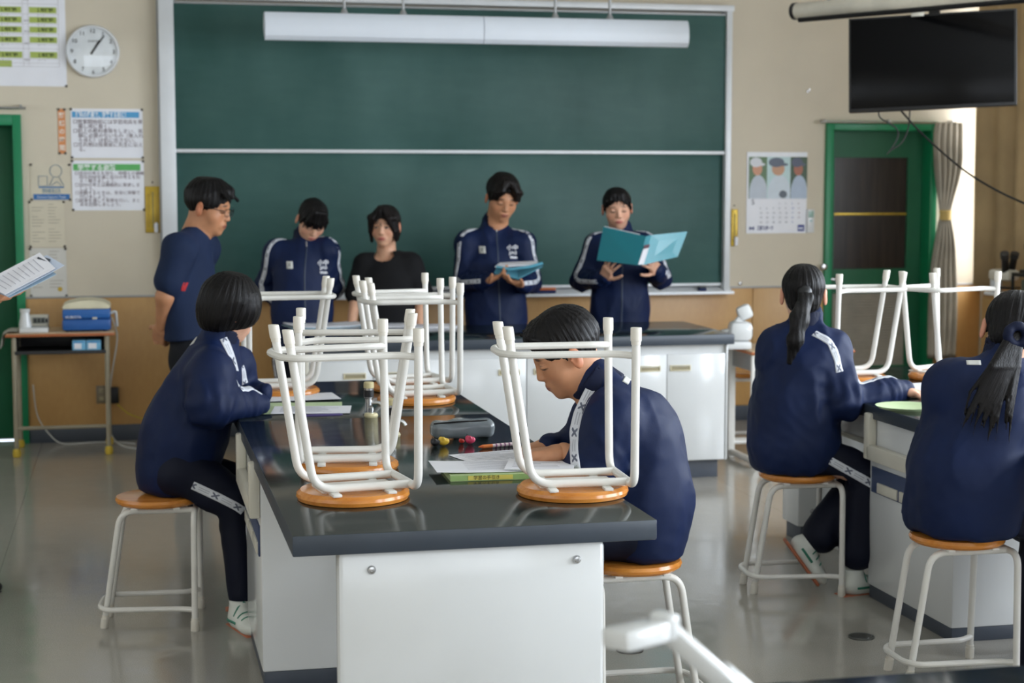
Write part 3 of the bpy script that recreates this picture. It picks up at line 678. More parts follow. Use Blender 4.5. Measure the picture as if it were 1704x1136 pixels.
# ------------------------------------------------------------------ science benches
T = .757
def slab(name, x0, y0, x1, y1, z1, th, parent, bev=.004):
    bm = B(); box(bm, (x0, y0, z1-th), (x1, y1, z1), bev, 2); o = bobj(name, bm, M['top'], parent); o.data.materials.append(M['topedge'])
    for p in o.data.polygons:
        if abs(p.normal.z) < .5: p.material_index = 1
    return o
def bolt(p, parent, r=.011):
    bm = B(); lathe(bm, [(0, 0), (r, 0), (r, .003), (r*.75, .007), (r*.3, .008), (r*.3, .005), (0, .005)], seg=20, m=Matrix.Translation(p) @ RX); bobj('bolt', bm, M['steel'], parent)
def bench(label, x0, y0, y1, seam, sided=True):
    t = thing('lab_bench', label, 'table', (x0, y0, 0), 0, None); L = y1-y0; Wd = .922; s = seam-y0
    slab('worktop', 0, 0, Wd, s-.001, T, .052, t); slab('worktop', 0, s+.001, Wd, L, T, .052, t)
    fx0, fx1 = .112, .792; c0 = 1.275; c1 = 1.965
    BX('end_panel', (fx0, .022, .0), (fx1, .075, T-.053), M['white'], t, .014)
    for x, z in ((fx0+.083, .66), (fx1-.075, .66), (fx0+.083, .10), (fx1-.075, .10)): bolt((x, .022, z), t)
    BX('cabinet', (.018, c0, .05), (Wd-.018, c1, T-.053), M['white'], t, .008)
    BX('kick_board', (.024, c0+.006, 0), (Wd-.024, c1-.006, .05), M['kick'], t, .002)
    BX('apron', (.08, c1, T-.17), (Wd-.08, L-.05, T-.053), M['white'], t, .004)
    BX('apron_rail', (.07, c1, T-.185), (.09, L-.05, T-.165), M['cream'], t, .003)
    BX('spine_panel', (.24, c1, 0), (Wd-.24, L-.2, T-.17), M['white'], t, .004)
    BX('end_pedestal', (.13, L-.22, .07), (Wd-.13, L-.03, T-.053), M['white'], t, .012)
    BX('kick_board', (.15, L-.21, 0), (Wd-.15, L-.04, .07), M['kick'], t, .002)
    bolt((.20, L-.22, .14), t)
    # molded side units with sockets, both sides
    for sg, X in ((-1, .018), (1, Wd-.018)):
        zt_, zb_ = T-.03, T-.21
        bm = B(); ya, yb = c0+.005, c1-.01; d = .035
        box(bm, (min(X, X+sg*d), ya, zb_), (max(X, X+sg*d), ya+.05, zt_), .008); box(bm, (min(X, X+sg*d), yb-.05, zb_), (max(X, X+sg*d), yb, zt_), .008)
        box(bm, (min(X, X+sg*d), ya+.03, zb_), (max(X, X+sg*d), yb-.03, zb_+.06), .008)
        bobj('molded_tray', bm, M['cream'], t)
        BX('socket_strip', (min(X, X+sg*.006), c0+.03, .42), (max(X, X+sg*.006), c1-.03, .52), flat((58, 72, 104)), t, .002)
        for k in range(3): BX('socket', (min(X, X+sg*.012), c0+.05+k*.19, .425), (max(X, X+sg*.012), c0+.22+k*.19, .465), M['cream'], t, .003)
    return t
bench('long black-topped white lab bench in the middle carrying upturned stools and papers', .370, 4.035, 7.2, 6.05)
bench('black-topped lab bench at the right edge with a blue socket strip', 2.762, 4.035, 7.2, 6.05)
# bench under the camera
t = thing('lab_bench', 'black bench top corner at the bottom right edge of the picture', 'table', (.75, 1.3, 0))
p_ = onz(1480, 1121, T); slab('worktop', 0, 0, 1.9, p_[1]-1.3, T, .05, t); BX('cabinet', (.1, .1, 0), (1.8, p_[1]-1.4, T-.05), M['white'], t, .01)
# ------------------------------------------------------------------ stools
def make_stool(label):
    t = thing('stool', label, 'stool'); H = .470; r = .0114
    bm = B(); lathe(bm, [(0, H-.028), (.142, H-.028), (.152, H-.02), (.154, H-.012), (.150, H-.002), (.140, H), (0, H)], seg=56); bobj('seat', bm, M['seatwood'], t)
    zt_ = H-.028-.016; nf, wfe = .082, .164   # half depth of the narrow and wide foot pairs
    bm = B()   # wide side: one U-tube through the crossbar
    tube(bm, fillet([(.136, -wfe, .03), (.138, -.150, zt_), (.138, .150, zt_), (.136, wfe, .03)], .045, 7), r, 12); bobj('frame_tube', bm, M['tube'], t)
    for s in (-1, 1):
        bm = B(); tube(bm, fillet([(-.190, s*nf, .03), (-.128, s*.082, zt_), (.140, s*.082, zt_)], .055, 7), r, 12); bobj('frame_tube', bm, M['tube'], t)
    bm = B(); box(bm, (-.10, -.06, zt_+.008), (.11, .06, H-.027), .003); bobj('seat_plate', bm, M['tube'], t)
    for x in (-.075, .075):
        for y in (-.095, .095): bm = B(); box(bm, (x-.012, y-.03, zt_+.009), (x+.012, y+.03, H-.027), .002); bobj('bracket', bm, M['tube'], t)
    zr = .076
    f = (H-zr)/H
    bm = B(); a = .136; b = wfe-.004
    tube(bm, fillet([(a, -b, zr), (.09, -.128, zr-.003), (-.180, -.120, zr-.003), (-.210, -.072, zr-.003), (-.210, .072, zr-.003), (-.180, .120, zr-.003), (.09, .128, zr-.003), (a, b, zr)], .035, 5), .0098, 10); bobj('foot_rung', bm, M['tube'], t)
    for x, y in ((.136, -wfe), (.136, wfe), (-.190, -nf), (-.190, nf)):
        bm = B(); lathe(bm, [(0, 0), (.0138, 0), (.0148, .003), (.0148, .036), (.0130, .0365), (.0128, .046), (.0114, .0465)], (x, y, 0), 18)
        for v in bm.verts: v.co.x += -math.copysign(.016, x)*(v.co.z-.03)*(-.3 if x > 0 else 9); v.co.y += -math.copysign(.03, y)*(v.co.z-.03)*(1 if x > 0 else .4)
        bobj('rubber_cap', bm, M['cap'], t)
    return t
st0 = make_stool('upturned stool nearest the camera, on the front left corner of the middle bench')
st0.location = (.578, 4.50, T+.470); st0.rotation_euler = (PI, 0, math.radians(8)); st0['group'] = 'stools turned upside down on the benches'
def stool_up(x, y, deg, label):
    s = dup(st0, (x, y, T+.470), 0, label, 'stools turned upside down on the benches'); s.rotation_euler = (PI, 0, math.radians(deg)); return s
def stool_dn(x, y, deg, label, z=0):
    return dup(st0, (x, y, z), math.radians(deg), label, 'stools standing on the floor')
stool_up(.622, 4.97, 173, 'upturned stool directly behind the nearest left one on the middle bench')
stool_up(.588, 6.80, 180, 'upturned stool at the far left end of the middle bench beside the short-haired student')
stool_up(1.080, 6.45, 3, 'front one of the two overlapping upturned stools at the far right of the middle bench')
stool_up(1.110, 6.84, 10, 'rear one of the two overlapping upturned stools at the far right of the middle bench')
stool_up(1.174, 4.43, -3, 'upturned stool in front of the bowed boy, at the right side of the middle bench')
stool_up(3.02, 6.72, 180, 'upturned stool on the right bench beside the ponytailed student')
stool_up(3.445, 6.70, 24, 'upturned stool on the right bench between the door and the hair-bun student')
stool_dn(.085, 6.24, -6, 'stool under the short-haired student left of the middle bench')
stool_dn(1.475, 4.86, 180, 'stool under the bowed boy right of the middle bench')
stool_dn(2.565, 6.20, -6, 'stool under the ponytailed student')
stool_dn(2.615, 4.97, -2, 'stool under the student with the hair bun at the right edge')
# ------------------------------------------------------------------ teacher's desk
d0 = ony(507, 580, 8.74)[0]; d1 = onz(1224, 556, .79)[0]; DY0, DY1, DZ = 8.60, 9.475, .79
td = thing('teacher_desk', 'long black-topped demonstration desk with white cabinet doors before the blackboard', 'desk', (0, 0, 0))
slab('worktop', d0-.02, DY0, d1, DY1, DZ, .055, td)
cx0_, cx1_ = d0, d1-.03
bm = B(); box(bm, (cx0_, DY0+.045, .10), (cx1_, DY1-.03, DZ-.055)); bobj('carcass', bm, M['white'], td, False)
BX('kick_board', (cx0_+.03, DY0+.08, 0), (cx1_-.03, DY1-.06, .10), M['kick'], td, .002)
yy = DY0+.045
seamx = [ony(p, 640, yy)[0] for p in (510, 733, 875, 1107, 1205)]
seams = [cx0_+.012] + [ony(p, 640, yy)[0] for p in (620, 733, 875, 990, 1108)] + [ony(1205, 640, yy)[0]]
zt_ = ony(1150, 588, yy)[2]
for i, (a, b) in enumerate(zip(seams, seams[1:])):
    bm = B(); box(bm, (a+.002, yy-.018, .105), (b-.002, yy-.001, zt_), .0025); d = bobj('cabinet_door', bm, M['white'], td)
    hx = (b-.095) if i % 2 == 0 else (a+.095)
    if i == 5: hx = a+.075
    zh = zt_-.075
    bm = B(); z0_, z1_ = zh-.016, zh+.016
    for lo, hi in (((-.058, -.016), (.058, -.011)), ((-.058, .011), (.058, .016)), ((-.058, -.011), (-.052, .011)), ((.052, -.011), (.058, .011))): box(bm, (hx+lo[0], yy-.024, zh+lo[1]), (hx+hi[0], yy-.016, zh+hi[1]), .0015)
    h = bobj('handle', bm, varied('handle_cream', (214, 204, 172), .4), d); BX('recess', (hx-.052, yy-.0195, zh-.011), (hx+.052, yy-.0175, zh+.008), varied('recess_beige', (150, 140, 112), .5), d, 0)
BX('corner_post', (seams[-1]+.002, yy-.02, .10), (cx1_+.004, yy+.02, DZ-.056), M['white'], td, .006)
BX('side_post', (cx0_-.012, yy-.018, .1), (cx0_+.01, yy+.05, DZ-.056), M['cream'], td, .003)
bolt((ony(735, 583, yy)[0], yy, ony(735, 583, yy)[2]), td, .008)
def papers(name, label, cat, x, y, z, w_, h_, rz, mat, th=.003, lines=8, bend=0, cover=None):
    t = thing(name, label, cat, (x, y, z), rz); bm = B(); n = 8
    if cover: BX('cover', (-w_/2-.006, -h_/2-.006, 0), (w_/2+.006, h_/2+.006, .002), cover, t, 0); 
    z0 = .0022 if cover else 0.0003
    top = [[bm.verts.new((-w_/2+w_*i/n, -h_/2+h_*j/n, z0+th+bend*(abs(i/n-.5)*2)**3)) for i in range(n+1)] for j in range(n+1)]
    bot = [[bm.verts.new((v.co.x, v.co.y, max(z0, v.co.z-th))) for v in r] for r in top]
    for j in range(n):
        for i in range(n): bm.faces.new((top[j][i], top[j][i+1], top[j+1][i+1], top[j+1][i])); bm.faces.new((bot[j][i], bot[j+1][i], bot[j+1][i+1], bot[j][i+1]))
    for i in range(n):
        bm.faces.new((top[0][i+1], top[0][i], bot[0][i], bot[0][i+1])); bm.faces.new((top[n][i], top[n][i+1], bot[n][i+1], bot[n][i]))
        bm.faces.new((top[i][0], top[i+1][0], bot[i+1][0], bot[i][0])); bm.faces.new((top[i+1][n], top[i][n], bot[i][n], bot[i+1][n]))
    bobj('sheets', bm, mat, t)
    if lines:
        bm = B(); rs = random.Random(int(x*100)); 
        for k in range(lines):
            yk = h_*.38-k*h_*.76/lines; L = w_*.8*rs.uniform(.5, 1); zz = z0+th+.0003
            box(bm, (-w_*.4, yk, zz), (-w_*.4+L, yk+h_*.012, zz+.0003))
        g = bobj('print_lines', bm, flat((150, 150, 160)), t, False); g['kind'] = 'stuff'
    return t
p = onz(540, 542, DZ); papers('document', 'open papers with a blue edge on the left end of the demonstration desk', 'papers', p[0], p[1], DZ, .42, .26, .15, M['paper'], .004, 7, .01, flat((168, 196, 210)))
p = onz(655, 541, DZ); papers('document', 'white papers on the demonstration desk before the girl in the black shirt', 'papers', p[0], p[1], DZ, .26, .24, -.1, M['paper'], .004, 5)
p = onz(722, 543, DZ); papers('document', 'white papers on the demonstration desk left of the reading boy', 'papers', p[0], p[1], DZ, .26, .22, .05, M['paper'], .005, 5)
p = onz(625, 570, DZ) ; 
# small wooden-topped desk at the right end, with its stool
sx0, sy0 = onz(1221, 576, .665)[0], 8.88
t = thing('school_desk', 'wooden-topped school desk with grey legs right of the demonstration desk', 'desk', (sx0, sy0, 0))
BX('desktop', (0, 0, .64), (.62, .45, .665), M['desktop'], t, .008); BX('edge_band', (-.003, -.003, .643), (.623, .453, .658), M['deskedge'], t, .004)
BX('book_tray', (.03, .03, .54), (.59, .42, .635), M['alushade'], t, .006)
for x in (.03, .56):
    for y in (.03, .40): bm = B(); box(bm, (x-.022, y-.014, 0), (x+.022, y+.014, .64), .008); bobj('leg', bm, M['tube'], t)
for x in (.03, .56): bm = B(); tube(bm, [(x, -.02, .035), (x, .45, .035)], .02); bobj('foot_bar', bm, M['tube'], t)
bm = B(); tube(bm, [(.03, .40, .09), (.56, .40, .09)], .014); bobj('stretcher', bm, M['tube'], t)
BX('side_plate', (.05, .02, .44), (.12, .03, .50), M['kick'], t, .003)
for k in (.07, .10): bm = B(); tube(bm, fillet([(k, -.008, .63), (k, -.012, .57), (k+.014, -.012, .555), (k+.022, -.012, .60)], .01), .0035, 6); bobj('bag_hook', bm, M['steel'], t)
stool_dn(sx0+.22, sy0+.72, 175, 'far stool half hidden behind the small desk and the ponytailed student')
# white task lamp / projector head standing on the demonstration desk corner
p = onz(1205, 548, DZ)
t = thing('document_camera', 'white document camera folded on the right corner of the demonstration desk', 'document camera', (sx0+.02, sy0+.18, .665), -.2)
def wb(name, lo, hi, m=None, bev=.012): return BX(name, lo, hi, M['white'], t, bev, m)
wb('base', (-.16, -.10, 0), (.03, .10, .045)); wb('lamp_housing', (-.09, -.09, .045), (.04, .05, .155), None, .03)
wb('arm', (-.02, -.02, 0), (.02, .02, .17), Matrix.Translation((-.09, 0, .08)) @ Matrix.Rotation(.65, 4, 'Y'), .014); wb('camera_head', (-.035, -.03, -.03), (.05, .03, .055), Matrix.Translation((0, 0, .19)) @ Matrix.Rotation(-.4, 4, 'Y'), .022)
wb('light_panel', (-.11, -.035, 0), (.02, .035, .016), Matrix.Translation((-.07, 0, .10)) @ Matrix.Rotation(-.25, 4, 'Y'), .006)
# ------------------------------------------------------------------ small school desk at the left with its things
lx0 = ony(6, 548, 10.2)[0]+.01; lx1 = ony(190, 548, 10.2)[0]; DY = 10.17
t = thing('school_desk', 'old wooden-topped school desk with metal legs against the left wall', 'desk', (lx0, DY, 0)); Lw = lx1-lx0; HZ = ony(100, 554, 10.17)[2]
BX('desktop', (0, 0, HZ-.022), (Lw, .45, HZ), M['desktop'], t, .006); BX('edge_band', (-.002, -.003, HZ-.02), (Lw+.002, .002, HZ-.004), M['deskedge'], t, .003)
g_ = varied('desk_leg_paint', (160, 150, 128), .4)
for x in (.045, Lw-.045):
    for y in (.03, .40):
        bm = B(); tube(bm, [(x, y, .05), (x, y, HZ-.02)], .014, 12); bobj('leg', bm, g_, t)
        bm = B(); lathe(bm, [(0, 0), (.02, .002), (.024, .02), (.02, .045), (.014, .05)], (x, y, 0), 16); bobj('rubber_foot', bm, varied('foot_yellow', (214, 182, 60), .5), t)
bm = B(); tube(bm, [(.045, .03, .17), (Lw-.045, .03, .17)], .011); bobj('stretcher', bm, g_, t)
bm = B(); 
for lo, hi in (((.05, .02, HZ-.12), (Lw-.05, .42, HZ-.112)), ((.05, .41, HZ-.12), (Lw-.05, .42, HZ-.022)), ((.045, .02, HZ-.12), (.052, .42, HZ-.022)), ((Lw-.052, .02, HZ-.12), (Lw-.045, .42, HZ-.022)), ((.05, .012, HZ-.125), (Lw-.05, .022, HZ-.105))): box(bm, lo, hi, .001)
bobj('book_tray', bm, M['dark'], t)
LZ = HZ
def tissue(xp0, xp1, label):
    a, b = ony(xp0, 568, DY+.03), ony(xp1, 568, DY+.03); t = thing('tissue_box', label, 'box', ((a[0]+b[0])/2, DY+.09, LZ-.111), 0, None); w_ = (b[0]-a[0])/2
    BX('box', (-w_, -.055, 0), (w_, .055, .062), flat((120, 186, 220)), t, .003); BX('label_patch', (-w_*.7, -.0565, .012), (w_*.4, -.055, .045), M['paper'], t, 0); BX('brand_band', (-w_*.9, -.0568, .05), (w_*.9, -.0552, .056), flat((60, 130, 190)), t, 0)
tissue(120, 142, 'pale blue and white tissue box on the left in the small desk tray'); tissue(143, 168, 'plain blue tissue box on the right in the small desk tray')
# blue bench centrifuge with a white lid
a, b = ony(103, 520, DY+.05), ony(184, 520, DY+.05); w_ = b[0]-a[0]; zz = .175
t = thing('benchtop_machine', 'blue box-shaped bench machine with an ivory lid on the small left desk', 'machine', (a[0], DY+.05, LZ))
BX('lower_body', (0, 0, .008), (w_, .33, .075), flat((34, 88, 156), .4), t, .012); BX('upper_body', (.002, .002, .077), (w_-.002, .328, .135), flat((40, 98, 168), .4), t, .01)
bm = B(); prism(bm, [(0, 0, .135), (w_, 0, .135), (w_, 0, .150), (w_*.86, 0, .174), (w_*.62, 0, .184), (w_*.35, 0, .182), (w_*.1, 0, .168), (0, 0, .15)], (0, .325, 0)); bmesh.ops.bevel(bm, geom=bm.edges[:], offset=.006, segments=2, affect='EDGES'); bobj('lid', bm, varied('lid_ivory', (222, 214, 184), .4), t)
BX('latch', (w_*.62, -.008, .074), (w_*.72, .004, .086), M['cream'], t, .003); text_mesh('KUBOTA', .022, M['paper'], 'lettering', t, FT(.02, .08, -.0005))
for x in (.03, w_-.03): bm = B(); lathe(bm, [(0, 0), (.012, 0), (.012, .012), (0, .012)], (x, .03, 0), 12); bobj('foot', bm, M['black'], t)
bm = B(); tube(bm, fillet([(w_-.005, .1, .10), (w_+.03, .1, .115), (w_+.035, .12, .02)], .02), .008); bobj('hose', bm, M['cablewhite'], t)
a, b = ony(32, 540, DY+.06), ony(80, 540, DY+.06)
t = thing('kitchen_scale', 'white electronic scale with a grey display on the small left desk', 'scale', (a[0], DY+.04, LZ)); w_ = b[0]-a[0]
BX('body', (0, 0, 0), (w_, .2, .028), M['white'], t, .006); BX('console', (.05, .14, .028), (w_-.002, .2, .095), M['cream'], t, .006); BX('display', (.07, .135, .045), (w_-.02, .141, .08), flat((120, 124, 116), .3), t, .002)
for k in range(4): BX('key', (.078+k*.022, .132, .05), (.09+k*.022, .136, .074), M['dark'], t, .001)
p = ony(42, 546, DY+.09); t = thing('plastic_bottle', 'small white bottle standing in front of the scale', 'bottle', (p[0], DY+.10, LZ+.028))
bm = B(); lathe(bm, [(0, 0), (.036, 0), (.036, .02), (.028, .06), (.025, .09), (0, .09)], seg=20); bobj('body', bm, M['white'], t); bm = B(); lathe(bm, [(.027, .088), (.029, .092), (.029, .11), (0, .112)], seg=20); bobj('cap', bm, M['white'], t)
t = thing('cloth', 'grey-white cloth draped over the left corner of the small desk', 'cloth', (lx0, DY, LZ))
bm = B(); prof2 = [(.065, .004), (.04, .008), (.015, .006), (-.012, .0), (-.022, -.03), (-.026, -.07), (-.034, -.095)]
rr = [[bm.verts.new((x+.006*math.sin(j*1.3), .03+.035*j, z+.003*math.sin(j*2+x*30)+.002)) for x, z in prof2] for j in range(8)]
for a_, b_ in zip(rr, rr[1:]):
    for k in range(len(prof2)-1): bm.faces.new((a_[k], a_[k+1], b_[k+1], b_[k]))
c = bobj('fabric', bm, varied('cloth_grey', (176, 172, 160), .8), t); s = c.modifiers.new('s', 'SOLIDIFY'); s.thickness = .004; s = c.modifiers.new('ss', 'SUBSURF'); s.levels = 1; s.render_levels = 2
# ------------------------------------------------------------------ things on the middle bench
green = flat((196, 216, 168), .5, 'green_card')
a = onz(500, 678, T); papers('folder', 'pale green folder under the white worksheets at the left side of the middle bench', 'folder', a[0]-.01, a[1]-.02, T, .33, .30, -.12, green, .003, 0)
a = onz(512, 682, T+.004); papers('worksheet', 'white worksheet with a table grid on the pale green folder', 'paper', a[0]+.015, a[1]-.0, T+.0035, .29, .2, -.16, M['paper'], .002, 8)
a = onz(505, 666, T+.004); papers('worksheet', 'white sheet lying behind the gridded worksheet on the middle bench', 'paper', a[0]-.01, a[1]+.08, T+.0065, .30, .2, .06, M['paper'], .002, 0)
a = onz(560, 693, T+.003); t = thing('pen', 'dark purple pen at the front edge of the green folder', 'pen', (a[0]-.06, a[1]-.03, T+.014), .05); bm = B(); tube(bm, [(-.075, 0, 0), (.07, 0, 0), (.08, 0, 0)], .005, 10, True, [.005, .005, .002]); bobj('barrel', bm, flat((66, 54, 104)), t); bm = B(); tube(bm, [(-.08, 0, 0), (-.07, 0, 0)], .0045); bobj('cap', bm, M['black'], t)
a = onz(822, 800, T); papers('booklet', 'pale green booklet with a yellow spine in front of the bowed boy', 'booklet', a[0]+.06, a[1]+.10, T, .36, .19, -.04, flat((176, 196, 140)), .017, 0)
q = thing('lettered_spine', None, None); q.parent = bpy.data.objects['booklet']; q.name = 'spine'
BX('spine_band', (-.181, -.0965, .002), (.181, -.0945, .017), flat((150, 180, 110)), bpy.data.objects['booklet'], 0); BX('spine_label', (-.13, -.0975, .003), (.0, -.0963, .016), flat((216, 202, 96)), bpy.data.objects['booklet'], 0)
bpy.data.objects.remove(q)
text_mesh('学習の手引き', .013, M['black'], 'lettering', bpy.data.objects['booklet'], FT(-.115, .0055, -.0978))
a = onz(835, 775, T+.02); papers('worksheet', 'curled white worksheet lying on the green booklet', 'paper', a[0]-.005, a[1]-.0, T+.0195, .40, .20, -.05, M['paper'], .0015, 9, .004)
a = onz(815, 760, T+.02); papers('worksheet', 'second white worksheet reaching back beyond the green booklet', 'paper', a[0]+.06, a[1]+.11, T+.0006, .27, .2, .25, M['paper'], .0015, 7)
a = onz(905, 779, T+.02); papers('notebook', 'open notebook with a green margin under the bowed boy\'s hand', 'notebook', a[0]-.0, a[1]+.04, T+.024, .2, .19, -.3, M['paper'], .0018, 6, 0, None)
# pencil case with trinkets
a = onz(770, 728, T); t = thing('pencil_case', 'translucent grey pencil case with trinkets on the middle bench', 'pencil case', (a[0]+.0, a[1]+.01, T), -.04)
f = Field(); f.rbox((0, 0, .028), (.105, .042, .027), .02); f.rbox((.03, 0, .034), (.07, .036, .024), .02, k=.02); f.disp = waves(3, 60, .0016)
V_, Q_ = f.mesh(.004); n = NT('case_plastic', (132, 140, 144), .2, 0, .6); n.b.inputs['Transmission Weight'].default_value = .35; nmesh('pouch', V_, Q_, n.m, t)
bm = B(); tube(bm, [(-.10, -.03, .052), (-.02, -.036, .058), (.08, -.03, .058)], .003, 6); bobj('zip', bm, M['black'], t)
bm = B(); tube(bm, [(-.07, .0, .028), (.06, .005, .03)], .006, 8); bobj('pencil', bm, flat((60, 70, 120)), t)
def blob(name, label, px, py, r, col, cat='charm'):
    a = onz(px, py, T); f = Field(); f.ell((0, 0, r*.8), (r, r*.8, r*.8)); f.ell((r*.7, 0, r*.9), (r*.5, r*.5, r*.5), .006); f.ell((-r*.5, .2*r, r*1.3), (r*.5, r*.5, r*.5), .006); f.ell((-r*.1, -.5*r, r*1.5), (r*.35, r*.35, r*.35), .004)
    V_, Q_ = f.mesh(r/6); t = thing(name, label, cat, (a[0], a[1], T)); nmesh('body', V_, Q_, flat(col, .4), t)
    bm = B(); tube(bm, fillet([(0, 0, r*1.6), (-r*.6, r, r*2.0), (-r*.2, r*2.2, r*1.6)], .01), .0014, 6); bobj('strap', bm, M['dark'], t)
blob('key_charm', 'yellow charm hanging from the pencil case', 738, 741, .016, (230, 190, 60)); blob('key_charm', 'black charm left of the yellow one by the pencil case', 724, 742, .014, (28, 28, 32)); blob('key_charm', 'pink charm with a white loop in front of the pencil case', 782, 738, .015, (206, 60, 96)); blob('key_charm', 'small red charm between the yellow and pink ones', 768, 737, .008, (190, 50, 40))
a = onz(818, 741, T+.006); t = thing('marker_pen', 'orange and white pen beside the pencil case', 'pen', (a[0]+.02, a[1], T+.006), .30)
bm = B(); tube(bm, [(-.07, 0, 0), (-.055, 0, 0)], .006, 10, True, [.002, .006]); bobj('tip', bm, flat((226, 110, 50)), t); bm = B(); tube(bm, [(-.055, 0, 0), (-.02, 0, 0)], .006); bobj('cap', bm, flat((232, 130, 60)), t); bm = B(); tube(bm, [(-.02, 0, 0), (.07, 0, 0)], .006); bobj('barrel', bm, flat((232, 214, 214)), t)
for k in range(5): bm = B(); tube(bm, [(-.01+.016*k, 0, 0), (-.004+.016*k, 0, 0)], .0062); bobj('stripe', bm, flat((150, 96, 130)), t)
# gas cocks
def cock(label, px, py, face=1):
    a = onz(px, py, T); t = thing('gas_cock', label, 'gas tap', (a[0], a[1], T))
    bm = B(); lathe(bm, [(0, 0), (.022, 0), (.022, .006), (.013, .01), (.013, .06), (.017, .064), (.017, .10), (.010, .104), (.010, .108)], seg=20); bobj('post', bm, M['steel'], t)
    bm = B(); lathe(bm, [(.014, .098), (.019, .10), (.019, .118), (.016, .122), (0, .122)], seg=20); bobj('cap', bm, varied('cap_ivory', (200, 186, 140), .4), t)
    bm = B(); lathe(bm, [(.0175, .066), (.019, .068), (.019, .09), (.0175, .092)], seg=20); bobj('collar', bm, M['black'], t)
    for s in (face,): bm = B(); tube(bm, fillet([(0, 0, .045), (s*.04, -.01, .045), (s*.05, -.012, .03)], .01), .007); bobj('nozzle', bm, M['steel'], t)
    bm = B(); lathe(bm, [(0, 0), (.024, 0), (.026, .006), (.022, .014), (0, .016)], (.0, -.055, 0), 24); bobj('base_disc', bm, varied('disc_ivory', (206, 196, 156), .4), t)
    bm = B(); lathe(bm, [(0, 0), (.009, .0), (.010, .02), (.0, .03)], (.0, -.055, .014), 14); bobj('knob', bm, M['steel'], t)
cock('left gas cock standing behind the nearest stools on the middle bench', 614, 690); cock('right gas cock nearer the stool legs on the middle bench', 650, 722)
# things on the right bench
a = onz(1505, 680, T); t = thing('round_dish', 'pale green round tray under the ponytailed student\'s hand', 'tray', (a[0]+.02, a[1]+.02, T)); bm = B(); lathe(bm, [(0, .001), (.10, .001), (.115, .010), (.118, .010), (.105, .0), (0, .0)], seg=40); bobj('dish', bm, green, t)
a = onz(1528, 650, T); papers('worksheet', 'white worksheet beyond the pale green tray on the right bench', 'paper', a[0]+.1, a[1]+.1, T, .42, .26, .2, M['paper'], .002, 5)
# ------------------------------------------------------------------ right wall cabinet with microscope things
cab = thing('wall_cabinet', 'light wooden low cabinet under the beige window curtain', 'cabinet', (0, 0, 0))
BX('carcass', (5.268, 7.2, 0), (WX-.07, 9.75, .90), M['panel'], cab, .004)
for k in range(4): BX('cabinet_door', (5.25, 7.22+.63*k, .06), (5.267, 7.84+.63*k, .88), M['panel'], cab, .003)
for k in range(4): BX('handle', (5.238, 7.25+.63*k+(.53 if k % 2 == 0 else .02), .6), (5.25, 7.27+.63*k+(.53 if k % 2 == 0 else .02), .7), M['alu'], cab, .002)
t = thing('microscope', 'microscope with black twin eyepieces at the right edge', 'microscope', (5.335, 9.61, .90), .35); hz = .135
BX('foot', (-.08, -.10, 0), (.08, .10, .025), M['white'], t, .01); BX('pillar', (-.035, .04, .025), (.035, .09, hz-.03), M['white'], t, .012); BX('stage', (-.06, -.08, .045), (.06, .05, .055), M['black'], t, .003)
BX('head', (-.055, -.08, hz-.04), (.055, .09, hz+.03), M['cream'], t, .022)
for s_ in (-1, 1):
    bm = B(); tube(bm, [(s_*.026-.0, -.03, hz+.01), (s_*.040-.045, -.075, hz+.095), (s_*.044-.055, -.085, hz+.115)], .021, 16, True, [.022, .022, .020]); bobj('eyepiece', bm, M['black'], t)
    bm = B(); tube(bm, [(s_*.042-.050, -.080, hz+.105), (s_*.048-.062, -.092, hz+.135)], .027, 16); bobj('eyecup', bm, M['dark'], t)
hh_ = .155; t = thing('equipment_rack', 'black equipment rack beside the microscope at the right edge', 'rack', (5.275, 9.10, .90))
for z in (0, hh_-.02): BX('shelf', (0, 0, z), (.28, .32, z+.02), M['black'], t, .003)
for x in (0, .13, .265):
    for y in (0, .305): BX('upright', (x, y, .02), (x+.015, y+.015, hh_-.02), M['black'], t, .002)
for k in range(2): BX('instrument', (.025+.12*k, .05, .02), (.11+.12*k, .25, .115), M['cream'] if k % 2 else flat((90, 96, 84)), t, .01)
t = thing('microscope', 'second black microscope cut off by the right frame edge', 'microscope', (5.37, 9.24, .90+hh_), .3)
BX('foot', (-.08, -.1, 0), (.08, .1, .025), M['black'], t, .01); BX('pillar', (-.02, .04, .02), (.03, .09, .19), M['black'], t, .012); BX('head', (-.07, -.06, .14), (.04, .08, .19), M['black'], t, .015); bm = B(); tube(bm, [(-.05, -.02, .17), (-.10, -.05, .22)], .016); bobj('eyepiece', bm, M['black'], t); bm = B(); tube(bm, [(-.02, 0, .14), (-.02, 0, .06)], .014); bobj('objective', bm, M['steel'], t)
# floor outlets
def cover(label, px, py, r):
    a = onz(px, py, 0); t = thing('floor_outlet', label, 'floor cover', (a[0], a[1], 0)); bm = B(); lathe(bm, [(r, .0), (r, .004), (r*.94, .006), (0, .006)], seg=40); bobj('plate', bm, varied('cover_grey', (84, 84, 80), .35, metal=.6), t)
    bm = B(); lathe(bm, [(r*.8, .006), (r*.8, .0066), (r*.76, .0066), (r*.76, .006)], seg=32); bobj('ring', bm, M['steel'], t)
cover('round grey floor outlet cover between the right stools', 1433, 1060, .047); cover('round floor outlet cover behind the foreground camera arm', 1048, 1082, .047)
